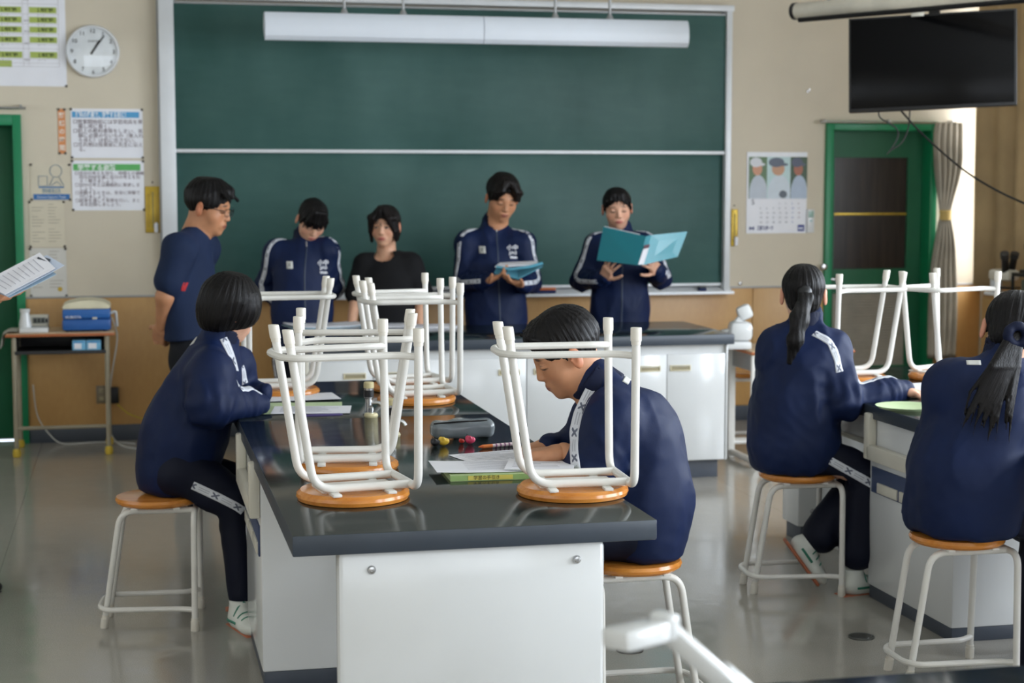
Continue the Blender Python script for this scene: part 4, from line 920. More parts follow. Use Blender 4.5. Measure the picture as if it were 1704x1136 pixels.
# ------------------------------------------------------------------ foreground document camera
D0 = 2.15
t = thing('document_camera', 'blurred white document camera arm rising in the foreground', 'document camera')
def obox(name, c, ex, ez, hx, mat, bev=.008):
    ex = np.array(ex, float); ex /= np.linalg.norm(ex); ez = np.array(ez, float); ez = ez-ex*(ez@ex); ez /= np.linalg.norm(ez); ey = np.cross(ez, ex)
    m = Matrix(((ex[0], ey[0], ez[0], c[0]), (ex[1], ey[1], ez[1], c[1]), (ex[2], ey[2], ez[2], c[2]), (0, 0, 0, 1)))
    return BX(name, (-hx[0], -hx[1], -hx[2]), (hx[0], hx[1], hx[2]), mat, t, bev, m)
hA, hB = at(1018, 1066, D0-.02), at(1098, 1046, D0+.03)
obox('camera_head', (hA+hB)/2, hB-hA, (0, .1, 1), (.038, .026, .014), M['white'], .007)
obox('hinge', at(1106, 1040, D0+.03), hB-hA, (0, 0, 1), (.012, .02, .018), M['white'], .008)
aA, aB = at(1108, 1046, D0+.03), at(1262, 1182, D0+.06)
obox('arm', (aA+aB)/2, aB-aA, (0, -.3, 1), (np.linalg.norm(aB-aA)/2, .012, .013), M['white'], .005)
obox('elbow', at(1222, 1140, D0+.10), aB-aA, (0, 0, 1), (.03, .02, .018), M['white'], .008)
aC = at(1330, 1250, D0+.08); obox('lower_arm', (aB+aC)/2, aC-aB, (0, -.3, 1), (np.linalg.norm(aC-aB)/2, .014, .015), M['white'], .006)
obox('column', np.array([aC[0], aC[1], (aC[2]+T)/2]), (0, 0, 1), (1, 0, 0), ((aC[2]-T)/2, .016, .016), M['white'], .006)
obox('base', np.array([aC[0], aC[1], T+.02]), (1, 0, 0), (0, 0, 1), (.11, .09, .02), M['white'], .01)
# ------------------------------------------------------------------ people
ZA = np.array([0, 0, 1.]); FWH = np.array([math.sin(YAW), math.cos(YAW), 0])
def nrm(v): v = np.array(v, float); return v/(np.linalg.norm(v)+1e-12)
def hdir(phi): p = math.radians(phi); return -FWH*math.cos(p)+RT*math.sin(p)
# skin with a face read from the head-space position (features of the face itself: lips, brows, lashes, iris; plus painted shade under nose and in creases)
def skin_mat(name, base, lip, eyes='open', brow=(30, 22, 20), browh=.0050, blush=.35):
    n = NT(name, base, .48, 0, .4); n.b.inputs['Subsurface Weight'].default_value = .08; n.b.inputs['Subsurface Radius'].default_value = (.012, .005, .003); n.b.inputs['Subsurface Scale'].default_value = 1
    a = n.attr('hl'); s = n.n('ShaderNodeSeparateXYZ'); n.l(a.outputs['Vector'], s.inputs[0])
    x = n.math('ABSOLUTE', s.outputs[0]); y = s.outputs[1]; z = s.outputs[2]
    front = n.math('GREATER_THAN', y, .05)
    def ell(cx, cz, rx, rz, soft=.35, slope=0):
        zz = n.math('SUBTRACT', z, n.math('MULTIPLY_ADD', n.math('SUBTRACT', x, cx), slope, cz)) if slope else n.math('SUBTRACT', z, cz)
        u = n.math('DIVIDE', n.math('SUBTRACT', x, cx), rx); v = n.math('DIVIDE', zz, rz)
        d = n.math('SQRT', n.math('ADD', n.math('MULTIPLY', u, u), n.math('MULTIPLY', v, v)))
        m = n.n('ShaderNodeMapRange', interpolation_type='SMOOTHSTEP'); n.l(d, m.inputs[0]); m.inputs[1].default_value = 1+soft*.5; m.inputs[2].default_value = 1-soft
        return n.math('MULTIPLY', m.outputs[0], front)
    tone = n.ramp(n.noise(22, 3), .3, .7); hi = tuple(min(255, v*1.03) for v in base); lo = tuple(v*.96 for v in base)
    c = n.mix(tone, lo, hi)
    red = (base[0]*.98, base[1]*.78, base[2]*.74)
    c = n.mix(n.math('MULTIPLY', ell(.044, -.028, .026, .024, 1), blush), c, red)
    ear = n.math('MULTIPLY', n.math('GREATER_THAN', x, .0745), n.math('LESS_THAN', n.math('ABSOLUTE', z), .06))
    c = n.mix(n.math('MULTIPLY', ear, .5), c, red)
    c = n.mix(n.math('MULTIPLY', ell(0, -.034, .020, .004, .8), .45), c, (base[0]*.6, base[1]*.48, base[2]*.45))  # shade under the nose put into the skin colour
    c = n.mix(n.math('MULTIPLY', ell(0, -.0595, .024, .0105, .5), .95), c, lip)
    c = n.mix(n.math('MULTIPLY', ell(0, -.0595, .021, .0020, .8), .8), c, tuple(v*.45 for v in lip))  # dark crease between the lips, painted into the colour
    c = n.mix(n.math('MULTIPLY', ell(.032, .0285, .019, browh, .6, -.12), .85), c, brow)
    if eyes == 'open':
        c = n.mix(ell(.0315, .0045, .0135, .0046, .3), c, (158, 138, 128)); c = n.mix(ell(.0315, .0047, .0056, .0052, .3), c, (26, 18, 15))
        c = n.mix(n.math('MULTIPLY', ell(.032, .0088, .0158, .0022, .5, -.1), .9), c, (24, 18, 16))
    else:
        c = n.mix(n.math('MULTIPLY', ell(.032, -.001, .0172, .0044, .5, -.08), 1.), c, (26, 19, 17)); c = n.mix(n.math('MULTIPLY', ell(.032, .0095, .0145, .0016, .8, -.05), .7), c, (90, 58, 46))
    n.col(c); return n.m
def hair_mat(name, c=(20, 17, 17)):
    n = NT(name, c, .45, 0, .2); a = n.attr('hs')
    f = n.noise(1, 3, a.outputs['Vector'], (1, 1, 1)); n.col(n.mix(n.ramp(f, .35, .7), tuple(v*.7 for v in c), tuple(min(255, v*1.6+3) for v in c)))
    n.bump(f, .0022, 1); n.l(n.ramp(f, -.4, 1.6), n.b.inputs['Roughness']); return n.m
HAIR = hair_mat('hair_black', (12, 10, 10)); HAIR2 = hair_mat('hair_darkbrown', (18, 14, 13))
def cloth_mat(name, c, rough=.75, sheen=.25):
    n = NT(name, c, rough, 0, .25); n.b.inputs['Sheen Weight'].default_value = sheen; n.b.inputs['Sheen Roughness'].default_value = .5; n.b.inputs['Sheen Tint'].default_value = lin(tuple(min(255, v*2+20) for v in c))+(1,)
    f = n.noise(3.5, 4); n.col(n.mix(n.ramp(f, .3, .7), tuple(v*.9 for v in c), tuple(min(255, v*1.1) for v in c))); n.bump(n.noise(420, 2), .0004, .6); return n.m
NAVY = cloth_mat('tracksuit_navy', (6, 25, 62), .6, 0); TROU = cloth_mat('tracksuit_trousers', (6, 12, 32), .65, .02); BLACK = cloth_mat('black_tee', (20, 20, 22), .85, .1); TEE = cloth_mat('navy_tee', (24, 38, 66), .8, .03); SLACK = cloth_mat('dark_slacks', (20, 22, 28), .8, .1)
COLLAR = cloth_mat('collar_navy', (6, 16, 44), .65, .03)
# stripe tape: white with small grey marks along its length (uv attribute: metres along, -1..1 across)
n = NT('stripe_tape', (214, 216, 222), .6); a = n.attr('uv3'); s = n.n('ShaderNodeSeparateXYZ'); n.l(a.outputs['Vector'], s.inputs[0])
u = n.math('PINGPONG', s.outputs[0], .045); v = n.math('ABSOLUTE', s.outputs[1])
m1 = n.math('LESS_THAN', n.math('ABSOLUTE', n.math('SUBTRACT', n.math('MULTIPLY', u, 45), n.math('MULTIPLY', v, 1.0))), .26)
m1 = n.math('MULTIPLY', m1, n.math('LESS_THAN', u, .014)); m1 = n.math('MULTIPLY', m1, n.math('LESS_THAN', v, .6))
m2 = n.math('MULTIPLY', n.math('GREATER_THAN', u, .024), n.math('LESS_THAN', n.math('ABSOLUTE', n.math('SUBTRACT', v, .25)), .12))
n.col(n.mix(n.math('ADD', m1, n.math('MULTIPLY', m2, .45), clamp=True), (212, 214, 220), (96, 100, 116))); TAPE = n.m
ZIP = varied('zip_dark', (44, 56, 74), .5); PULL = NT('zip_pull', (190, 190, 188), .3, .6).m; TAG_ = varied('cloth_label', (206, 206, 200), .6)
SHOE = varied('shoe_white', (214, 216, 208), .5); SOLE = varied('shoe_sole', (176, 104, 74), .6); TRIM = varied('shoe_green', (40, 120, 96), .5)
def head_field(nbl, female=True):
    f = Field()
    f.ell((0, -.015, .035), (.074, .090, .078), 0); f.ell((0, .020, -.020), (.064, .064, .072), .03)
    f.ell((0, .026, -.062), (.050 if female else .054, .050, .044), .025); f.ell((0, .062, -.090), (.020, .017, .016), .022)
    for s in (-1, 1): f.ell((s*.040, .042, -.028), (.026, .026, .028), .02)
    f.ell((0, .068, .026), (.050, .015, .012), .018)
    for s in (-1, 1): f.ell((s*.032, .098, .006), (.018, .019, .011), .012, sub=True)
    for s in (-1, 1): f.ell((s*.032, .0725, .004), (.015, .0115, .0095), .004)
    f.cone((0, .080, .014), (0, .094, -.026), .0065, .0095, .014)
    for s in (-1, 1): f.ell((s*.0105, .088, -.030), (.0068, .009, .006), .006)
    f.ell((0, .076, -.058), (.027, .012, .018), .014); f.ell((0, .0868, -.0545), (.018, .0062, .0042), .004); f.ell((0, .0855, -.0640), (.0155, .0070, .0050), .004)
    for s in (-1, 1):
        R = np.array(rot_from((1, .35*s, 0), (-.35*s, 1, .15), (0, -.15, 1)).normalized()) if False else np.eye(3)
        f.ell((s*.083, -.012, -.006), (.0085, .0180, .0310), .004, np.array(rot_from((1, -.35*s, 0), (.35*s, 1, 0), (0, 0, 1)))/1.06); f.ell((s*.092, -.004, -.002), (.007, .009, .018), .004, sub=True)
    f.cone((0, -.022, -.055), nbl, .050 if female else .056, .060 if female else .066, .03)
    return f
def build_hair(kind, seed=0):
    """fields in head space (unscaled)"""
    f = Field(); w = waves(seed+5, 75, .0026 if kind in ('short', 'crop', 'curtain', 'framing') else .0012)
    def face_cut(dz=0, wx=.064, k=.006, dy=0): f.ell((0, .118+dy, -.038+dz), (wx, .075, .105), k, sub=True)
    def ear_cut():
        for s in (-1, 1): f.ell((s*.090, .004, -.020), (.022, .022, .034), .006, sub=True)
    if kind == 'short':       # man, short sides, fuller top
        f.ell((0, -.016, .042), (.083, .101, .089), 0); f.ell((0, .02, .085), (.062, .075, .042), .02); face_cut(.004)
        f.half((0, -.05, -.066), (0, .62, -1), .01); ear_cut()
        for i in range(16):
            a = -1+2*i/15; f.cone((a*.05, .055, .108-abs(a)*.02), (a*.062, .098, .070-abs(a)*.012), .012, .004, .006)
        strand = 60
    elif kind == 'crop':      # boy seen in profile, bowed
        f.ell((0, -.016, .042), (.083, .100, .089), 0); f.ell((0, .01, .080), (.066, .08, .044), .02); face_cut(.010)
        f.half((0, -.05, -.050), (0, .60, -1), .01); ear_cut()
        rs = np.random.RandomState(3)
        for i in range(60):
            a = rs.uniform(-1, 1); b = rs.uniform(-1, .9); p = np.array([a*.06, b*.075, .108-.03*a*a-.03*b*b]); f.cone(p, p+np.array([a*.012, .016*b+.006, .020]), .008, .002, .004)
        strand = 70
    elif kind == 'curtain':   # boy with centre parting, long fringe
        f.ell((0, -.014, .046), (.090, .104, .093), 0); face_cut(.014, .064); f.half((0, -.05, -.060), (0, .6, -1), .012)
        for s in (-1, 1): f.ell((s*.096, .004, -.026), (.022, .024, .030), .006, sub=True)
        for s in (-1, 1):
            for i in range(9):
                t = i/8; f.cone((s*(.008+.012*t), .068, .122-.01*t), (s*(.036+.034*t), .096-.024*t, .082-.016*t), .015, .012, .01); f.cone((s*(.036+.034*t), .096-.024*t, .082-.016*t), (s*(.052+.030*t), .092-.045*t, .030-.02*t), .011, .003, .006)
        strand = 46
    elif kind == 'framing':   # girl with face-framing bob
        f.ell((0, -.014, .040), (.085, .102, .088), 0); f.ell((0, -.035, -.03), (.082, .070, .075), .03); face_cut(.008, .066); f.half((0, 0, -.088), (0, .1, -1), .01)
        for s in (-1, 1):
            for i in range(8):
                t = i/7; f.cone((s*(.004+.012*t), .058-.01*t, .112), (s*(.044+.030*t), .088-.030*t, .058), .013, .011, .01); f.cone((s*(.044+.030*t), .088-.030*t, .058), (s*(.070+.012*t), .060-.035*t, -.020), .011, .009, .01); f.cone((s*(.070+.012*t), .060-.035*t, -.020), (s*(.070+.010*t), .044-.03*t, -.082+.01*t), .009, .004, .008)
        for s, xx in ((1, .012), (1, .022), (-1, .004)): f.cone((0, .088, .10), (xx, .101, .045), .007, .006, .006); f.cone((xx, .101, .045), (xx+.012*s, .096, .008), .006, .0015, .004)
        strand = 55
    elif kind == 'bob':       # rounded short bob seen from behind
        f.ell((0, -.012, .030), (.100, .112, .102), 0); f.ell((0, -.030, -.030), (.088, .085, .080), .03); f.ell((0, .030, .0), (.090, .070, .085), .02)
        f.ell((0, .150, -.075), (.080, .085, .105), .01, sub=True); f.half((0, -.06, -.098), (0, .45, -1), .02)
        strand = 60
    elif kind in ('tied', 'pony', 'down'):
        t = .009; f.ell((0, -.015, .038), (.074+t, .090+t, .078+t), 0); f.ell((0, -.045, -.02), (.066, .055, .055), .02); face_cut(.022 if kind == 'tied' else .010 if kind == 'pony' else .0, .068); f.half((0, -.05, -.060), (0, .75, -1), .01); ear_cut()
        for s in (-1, 1): f.cone((s*.066, .045, .055), (s*.076, .030, -.0), .010, .006, .008)
        if kind == 'tied':
            for i in range(11):
                a = -1+2*i/10; f.cone((a*.035, .070, .100), (a*.046, .091-.014*abs(a), .066), .006, .004, .006)
                if i % 2 == 0: f.cone((a*.046, .091-.014*abs(a), .066), (a*.050, .094-.02*abs(a), .034), .0038, .0010, .003)
        if kind == 'down':
            for i in range(15):
                a = -1+2*i/14; f.cone((a*.03, .066, .112), (a*.058, .094-.02*abs(a), .060), .014, .010, .008); f.cone((a*.058, .094-.02*abs(a), .060), (a*.068, .097-.03*abs(a), .012-.012*abs(a)), .009, .002, .006)
        strand = 50
    st_ = strand
    def disp(P):
        th = np.arctan2(P[:, 0], -(P[:, 1]+.02)); r = np.clip(np.hypot(P[:, 0], P[:, 1]+.02)/.05, 0, 1)
        return .0014*r*np.sin(th*st_+8*P[:, 2])+.0012*r*np.sin(th*st_*.43+2+30*P[:, 2])+w(P)*.8
    f.disp = disp; return f
def hair_attr(V):
    th = np.arctan2(V[:, 0], -(V[:, 1]+.02)); return np.stack([th*26, np.full(len(V), 1.)+V[:, 1]*8, V[:, 2]*9], 1)
def tail_attr(V, ax): ax = nrm(ax); a = nrm(np.cross(ax, [0.3, 1, .2])); b = np.cross(ax, a); return np.stack([V@a*200, V@b*200, V@ax*7], 1)
def hand(f, w, d, pn, thumb, curl=(.35, .4, .3), s=1., spread=.12, thc=.5, thd=None):
    """a palm, four jointed fingers and a thumb; w wrist, d finger direction, pn palm normal (curl side), thumb +1/-1 picks its side"""
    d = nrm(d); pn = np.array(pn, float); pn = nrm(pn-d*(pn@d)); wx = np.cross(pn, d)*thumb
    R = np.stack([wx, d, pn], 1)
    f.rbox(w+d*.048*s, (.038*s, .046*s, .0135*s), .012*s, R, .012); f.cone(w-d*.03*s, w+d*.02*s, .024*s, .026*s, .02, (pn, .75))
    f.ell(w+d*.03*s+wx*.026*s+pn*.008*s, np.array([.018, .030, .015])*s, .012, R)
    for off, ln, sp_ in ((.0285, .071, 1), (.0098, .079, .3), (-.0095, .073, -.4), (-.0275, .057, -1.1)):
        p = w+d*.088*s+wx*off*s; dd = nrm(d+wx*spread*sp_); ang = 0; r = .0092*s if off > -.02 else .008*s
        q0 = p-dd*.02*s
        for j, fr in enumerate((.44, .31, .25)):
            ang += curl[j]; v = dd*math.cos(ang)+pn*math.sin(ang); q = p+v*ln*fr*s; f.cone(q0 if j == 0 else p, q, r, r*.90, .004 if j == 0 else .002); q0 = p = q; r *= .90
    td = nrm(d*.62+wx*.80+pn*.25) if thd is None else nrm(thd); p = w+d*.022*s+wx*.028*s
    r = .0115*s
    for j, l in enumerate((.036, .031, .026)):
        v = nrm(td+(d*.45+pn*.35-wx*.25)*thc*j); q = p+v*l*s; f.cone(p, q, r, r*.9, .008 if j == 0 else .003); p = q; r *= .9
    return f
def proj(f, P, D, start=.16):
    """march points P+D*start towards the surface of field f"""
    D = D/np.linalg.norm(D, axis=1)[:, None]; Q = P+D*start; t = np.zeros(len(P))
    for _ in range(40):
        d = f.ev(Q-D*t[:, None]); t += np.clip(d*.8, -.01, .05); t = np.minimum(t, start+.03)
    return Q-D*t[:, None]
def resample(pts, dirs, n=40):
    pts = np.array(pts, float); dirs = np.array([nrm(d) for d in dirs]); L = np.r_[0, np.cumsum(np.linalg.norm(np.diff(pts, axis=0), axis=1))]; u = np.linspace(0, L[-1], n)
    # smooth interpolation by averaging
    P = np.stack([np.interp(u, L, pts[:, i]) for i in range(3)], 1); D = np.stack([np.interp(u, L, dirs[:, i]) for i in range(3)], 1)
    for _ in range(3): P[1:-1] = (P[:-2]+2*P[1:-1]+P[2:])/4; D[1:-1] = (D[:-2]+2*D[1:-1]+D[2:])/4
    return P, D
def ribbon(name, f, pts, dirs, width, mat, parent, n=44, off=.002, label=None, start=.14):
    P, D = resample(pts, dirs, n); T_ = np.gradient(P, axis=0); Wv = np.cross(T_, D); Wv /= np.linalg.norm(Wv, axis=1)[:, None]+1e-9; D = D/np.linalg.norm(D, axis=1)[:, None]
    cols = [proj(f, P+Wv*width*s*.5, D, start) for s in (-1, -.5, 0, .5, 1)]
    for i in range(5):
        for _ in range(2): cols[i][1:-1] = (cols[i][:-2]+2*cols[i][1:-1]+cols[i][2:])/4
    L = np.r_[0, np.cumsum(np.linalg.norm(np.diff(cols[2], axis=0), axis=1))]
    V = []; U = []
    for k, o_ in ((1, off), (0, -.003)):
        for i in range(5): V.append(cols[i]+D*o_); U.append(np.stack([L, np.full(n, (i-2)/2.), np.zeros(n)], 1))
    V = np.concatenate(V); U = np.concatenate(U); Q = []
    for i in range(4):
        for j in range(n-1): Q.append((i*n+j, (i+1)*n+j, (i+1)*n+j+1, i*n+j+1)); Q.append(((5+i)*n+j, (5+i)*n+j+1, (6+i)*n+j+1, (6+i)*n+j))
    for j in range(n-1): Q.append((j, j+1, 5*n+j+1, 5*n+j)); Q.append((4*n+j, 9*n+j, 9*n+j+1, 4*n+j+1))
    o = nmesh(name, V, np.array(Q), mat, parent, {'uv3': U})
    if label: o['label'] = label
    return o
def badge(name, f, c, d, up, w_, h_, mat, parent, label=None, off=.003):
    d = nrm(d); up = np.array(up, float); up = nrm(up-d*(up@d)); x = np.cross(up, d); g = 6
    P = np.array([c+x*w_*(i/(g-1)-.5)+up*h_*(j/(g-1)-.5) for j in range(g) for i in range(g)]); Qs = proj(f, P, np.tile(d, (g*g, 1)))
    V = np.concatenate([Qs+d*off, Qs-d*.004]); Q = []
    for j in range(g-1):
        for i in range(g-1): a = j*g+i; Q.append((a, a+1, a+g+1, a+g)); b = a+g*g; Q.append((b, b+g, b+g+1, b+1))
    for i in range(g-1):
        Q.append((i+1, i, i+g*g, i+1+g*g)); a = (g-1)*g+i; Q.append((a, a+1, a+1+g*g, a+g*g)); a = i*g; Q.append((a, a+g, a+g+g*g, a+g*g)); a = i*g+g-1; Q.append((a+g, a, a+g*g, a+g+g*g))
    o = nmesh(name, V, np.array(Q), mat, parent)
    if label: o['label'] = label
    n_ = nrm(np.cross(Qs[g*g-1]-Qs[0], Qs[g*(g-1)]-Qs[g-1])); n_ = n_ if n_@d > 0 else -n_
    cc = Qs.mean(0)+n_*(off+.002); u2 = nrm(up-n_*(up@n_)); x2 = np.cross(u2, n_)
    return o, Matrix(((x2[0], u2[0], n_[0], cc[0]), (x2[1], u2[1], n_[1], cc[1]), (x2[2], u2[2], n_[2], cc[2]), (0, 0, 0, 1)))
def folds(seed, a=.0098, b=.0028, f1=30, f2=70, st=(1, 1, .45)):
    w1 = waves(seed, f1, 1, 6, st); w2 = waves(seed+9, f2, 1, 8, (1, 1, .8)); w3 = waves(seed+17, 7, 1, 5)
    def g(P):
        v1 = w1(P+.02*w3(P)[:, None]); v2 = w2(P+.01*v1[:, None]); return a*(np.abs(v1)-.8)*.9+b*(np.abs(v2)-.8)*.8
    return g
def head_matrix(c, phi, pitch, roll, s):
    h = hdir(phi); p = math.radians(pitch); fdir = h*math.cos(p)-ZA*math.sin(p); u = ZA*math.cos(p)+h*math.sin(p); x = np.cross(fdir, u); r = math.radians(roll)
    u2 = u*math.cos(r)+x*math.sin(r); x2 = np.cross(fdir, u2); return np.stack([x2, fdir, u2], 1), np.array(c, float), s
def shoe(f1, ank, toe, s=1.):
    pass
class Person:
    def __init__(s, label, hc, phi, pitch, roll, hs, nb, skin, hair, hkind, female=True, group=None):
        s.root = thing('person', label, 'person', (0, 0, 0)); s.R, s.c, s.hs = head_matrix(hc, phi, pitch, roll, hs); s.nb = np.array(nb, float); s.skin = skin
        s.parts = []
        base = np.array([s.nb[0], s.nb[1], 0.]); s.root.location = base; s.off = base
        f = head_field(s.tolocal(s.nb-ZA*.05), female); V, Q = f.mesh(.0042); s.hlV = V; s.parts.append((s.tow(V), Q, V)); s.hf = f
        hf = build_hair(hkind, abs(int(hc[0]*10))); V, Q = hf.mesh(.0042); s.hair = nmesh('hair', s.tow(V)-base, Q, hair, s.root, {'hs': hair_attr(V)})
    def tolocal(s, p): return (np.array(p)-s.c)@s.R/s.hs
    def tow(s, V): return (np.asarray(V)*s.hs)@s.R.T+s.c
    def add_skin(s, f, h=.0045): V, Q = f.mesh(h); s.parts.append((V, Q, np.tile([0, 0, -9.], (len(V), 1))))
    def finish(s):
        V, Q = joinm([(a, b) for a, b, c in s.parts]); nmesh('body', V-s.off, Q, s.skin, s.root, {'hl': np.concatenate([c for a, b, c in s.parts])})
        for o in s.root.children: pass
    def cloth(s, name, f, h, mat, label=None):
        V, Q = f.mesh(h); o = nmesh(name, V-s.off, Q, mat, s.root)
        if label: o['label'] = label
        return o
    def rib(s, name, f, pts, dirs, w_, mat, label=None, parent=None, n=44, start=.14):
        o = ribbon(name, f, pts, dirs, w_, mat, parent or s.root, n, label=label, start=start); shift(o, -s.off); return o
    def bad(s, name, f, c, d, w_, h_, mat, text=None, tcol=(60, 62, 70), size=None, label=None, up=ZA, parent=None, align='CENTER'):
        o, M4 = badge(name, f, np.array(c), d, up, w_, h_, mat, parent or s.root, label); shift(o, -s.off)
        if text: 
            t_ = text_mesh(text, size or h_*.8, flat(tcol), 'lettering', s.root, Matrix.Translation(-Vector(s.off)) @ M4 @ Matrix.Translation((0, -(size or h_*.8)*.36, 0)), align); 
        return o
    def shoe(s, ank, toe_dir, down=-ZA, sc=1., mat=None):
        d = nrm(toe_dir); dn = np.array(down, float); dn = nrm(dn-d*(dn@d)); x = np.cross(d, dn); R = np.stack([x, d, -dn], 1); a = np.array(ank)
        f = Field(); c = a+dn*.045*sc; f.ell(c+d*.02*sc, np.array([.042, .072, .042])*sc, 0, R); f.ell(c+d*.105*sc+dn*.010*sc, np.array([.044, .068, .030])*sc, .03, R); f.cone(a-dn*.01, a+dn*.035*sc, .040*sc, .044*sc, .02); f.half(a+dn*.076*sc, dn, .004); f.half(a-dn*.022*sc, -dn, .006)
        V, Q = f.mesh(.006); o = nmesh('shoe', V-s.off, Q, mat or SHOE, s.root)
        g = Field(); g.rbox(c+d*.045*sc+dn*.036*sc, np.array([.037, .112, .007])*sc, .006*sc, R); V, Q = g.mesh(.006); nmesh('sole', V-s.off, Q, mat or SOLE, o)
        if mat: return
        for k in range(3):
            p = c+d*(.035+.028*k)*sc; P = [p+x*.036*sc*math.cos(t)-dn*(.030*sc*math.sin(t)) for t in np.linspace(.5, PI-.5, 7)]; Pp = proj(f, np.array(P), np.array(P)-p, .05); bm = B(); tube(bm, [q-s.off for q in Pp], .003, 6); bobj('lace', bm, TRIM, o)
        for sg in (-1, 1):
            P = np.array([c+x*sg*.03*sc+d*t+dn*.005 for t in np.linspace(-.01, .06, 6)*sc]); Pp = proj(f, P, np.tile(x*sg-dn*.2, (6, 1)), .05); bm = B(); tube(bm, [q-s.off for q in Pp], .005, 6); bobj('side_stripe', bm, TRIM, o)
def shift(o, v):
    me = o.data; a = np.empty(len(me.vertices)*3, np.float32); me.vertices.foreach_get('co', a); a = a.reshape(-1, 3)+np.array(v, np.float32); me.vertices.foreach_set('co', a.ravel()); me.update()
def jacket(P, nb, ch, bl, pv, fw, arms, seed, r=(.165, .165, .17), fl=.66, hem=True, collar=True, cr=.066, sr=(.070, .066, .058, .046), h=.0085, cup=None, wl=.02, cut=None):
    """track jacket: torso through belly and chest, shoulders, sleeves; arms = [(shoulder, elbow, wrist), ...]"""
    f = Field(); nb, ch, bl, pv = [np.array(v, float) for v in (nb, ch, bl, pv)]; F_ = (nrm(fw), fl)
    f.cone(pv, bl, r[2], r[1], 0, F_); f.cone(bl, ch, r[1], r[0], .05, F_)
    up = nrm(nb-ch); f.cone(ch, nb-up*.05, r[0]*.92, .075, .05, F_)
    for a in arms: sh, el, wr = [np.array(v, float) for v in a[:3]]; f.cone(nb-up*.045, sh, .062, sr[0], .05); f.cone(ch+(sh-ch)*.45, sh, .10, sr[0], .05, F_)
    for a in arms:
        sh, el, wr = [np.array(v, float) for v in a[:3]]; d1, d2 = nrm(el-sh), nrm(wr-el)
        f.cone(sh, el, sr[0], sr[1], .025); f.cone(el, wr-d2*.045, sr[2]*1.05, sr[2]*.86, .02); f.cone(wr-d2*.06, wr-d2*.03, sr[3]*1.12, sr[3], .012); f.cone(wr-d2*.045, wr+d2*.005, sr[3]*.86, sr[3]*.82, .006)
    if collar:
        cu = nrm(np.array(cup) if cup is not None else up); f.cone(nb-cu*.03, nb+cu*.045, cr+.006, cr, .018); 
    if cut: f.half((0, 0, cut), (0, 0, -1), .03)
    w = folds(seed); arr = [(np.array(a[0], float), np.array(a[1], float), np.array(a[2], float)) for a in arms]
    def disp(X):
        d = w(X)
        for sh, el, wr in arr:   # creases gathered at the elbow and above the cuff
            for c_, ax, am, fr in ((el, nrm(wr-sh), .010, 95), (wr-nrm(wr-el)*.07, nrm(wr-el), .004, 150), (sh+(el-sh)*.35, nrm(el-sh+.3*(wr-el)), .003, 70)):
                q = X-c_; g = np.exp(-(q**2).sum(1)/.0075); d = d+am*g*np.sin(q@ax*fr+2*np.sin(q@np.array([31, 17, 23.])))
        return d
    f.disp = disp; o = P.cloth('jacket', f, h, NAVY)
    if collar:   # stand-up collar rim as a thin ring
        pts = []; cu = nrm(np.array(cup) if cup is not None else up); a = nrm(np.cross(cu, [0.1, .2, 1.])) if abs(cu[2]) < .9 else nrm(np.cross(cu, [0, 1, .1])); b = np.cross(cu, a)
        g = Field(); g.cone(nb-cu*.02, nb+cu*.075, cr+.006, cr+.003, 0); g.cone(nb-cu*.06, nb+cu*.13, cr-.004, cr-.002, .002, None, True); g.half(nb+cu*.070, cu, .004); g.half(nb-cu*.02, -cu, .004)
        g.disp = waves(seed, 40, .0012); V, Q = g.mesh(.005); nmesh('collar', V-P.off, Q, COLLAR, o)
    return f, o
def limbs_inner(P, nb, ch, pv, arms, legs):
    """hidden trunk and limbs that carry the clothes, part of the same body mesh"""
    f = Field(); nb, ch, pv = [np.array(v, float) for v in (nb, ch, pv)]
    f.cone(pv, ch, .085, .085, 0); f.cone(ch, nb-nrm(nb-ch)*.04, .085, .045, .04)
    for a in arms: sh, el, wr = [np.array(v, float) for v in a[:3]]; f.cone(nb-nrm(nb-ch)*.06, sh, .04, .038, .03); f.cone(sh, el, .038, .032, .02); f.cone(el, wr, .034, .022, .02)
    for a in legs: hp, kn, an = [np.array(v, float) for v in a[:3]]; f.cone(hp, kn, .062, .045, .04); f.cone(kn, an, .044, .028, .02)
    P.add_skin(f, .012)
def trousers(P, legs, hipc, fw, seed, r=(.098, .078, .066, .066), mat=None, hr=.145, fl=.7, cut=None):
    f = Field(); hc = np.array(hipc, float)
    hps = [np.array(l[0], float) for l in legs]
    f.cone(hps[0], hps[1], hr*.74, hr*.74, 0) if len(hps) > 1 else None
    f.cone(hc+ZA*.10, hc, hr, hr, .04, (nrm(fw), fl))
    for l in legs: hp, kn, an = [np.array(v, float) for v in l[:3]]; f.cone(hp, kn, r[0], r[1], .03)
    if cut:
        c0 = (hps[0]+hps[1])/2; f.rbox((c0[0], c0[1], cut-.15), (.16, .16, .15), .01, None, .02, sub=True)
    for l in legs: hp, kn, an = [np.array(v, float) for v in l[:3]]; f.cone(kn, an, r[2]*1.08, r[3], .02)
    w = folds(seed+40, .005, .002, 16, 40); arr = [(np.array(l[1], float), nrm(np.array(l[2], float)-np.array(l[0], float))) for l in legs]
    def disp(X):
        d = w(X)
        for c_, ax in arr: q = X-c_; g = np.exp(-(q**2).sum(1)/.012); d = d+.005*g*np.sin(q@ax*80+2*np.sin(q@np.array([21, 27, 13.])))
        return d
    f.disp = disp; P.cloth('trousers', f, .0095, mat or TROU)
    return f
SK_M = skin_mat('skin_tan', (196, 140, 104), (158, 92, 78), 'down', browh=.0052, blush=.2)
SK_T = skin_mat('skin_teacher', (190, 134, 98), (150, 86, 70), 'down', browh=.0048, blush=.15)
SK_G = skin_mat('skin_light', (216, 166, 138), (186, 98, 92), 'down', browh=.0036)
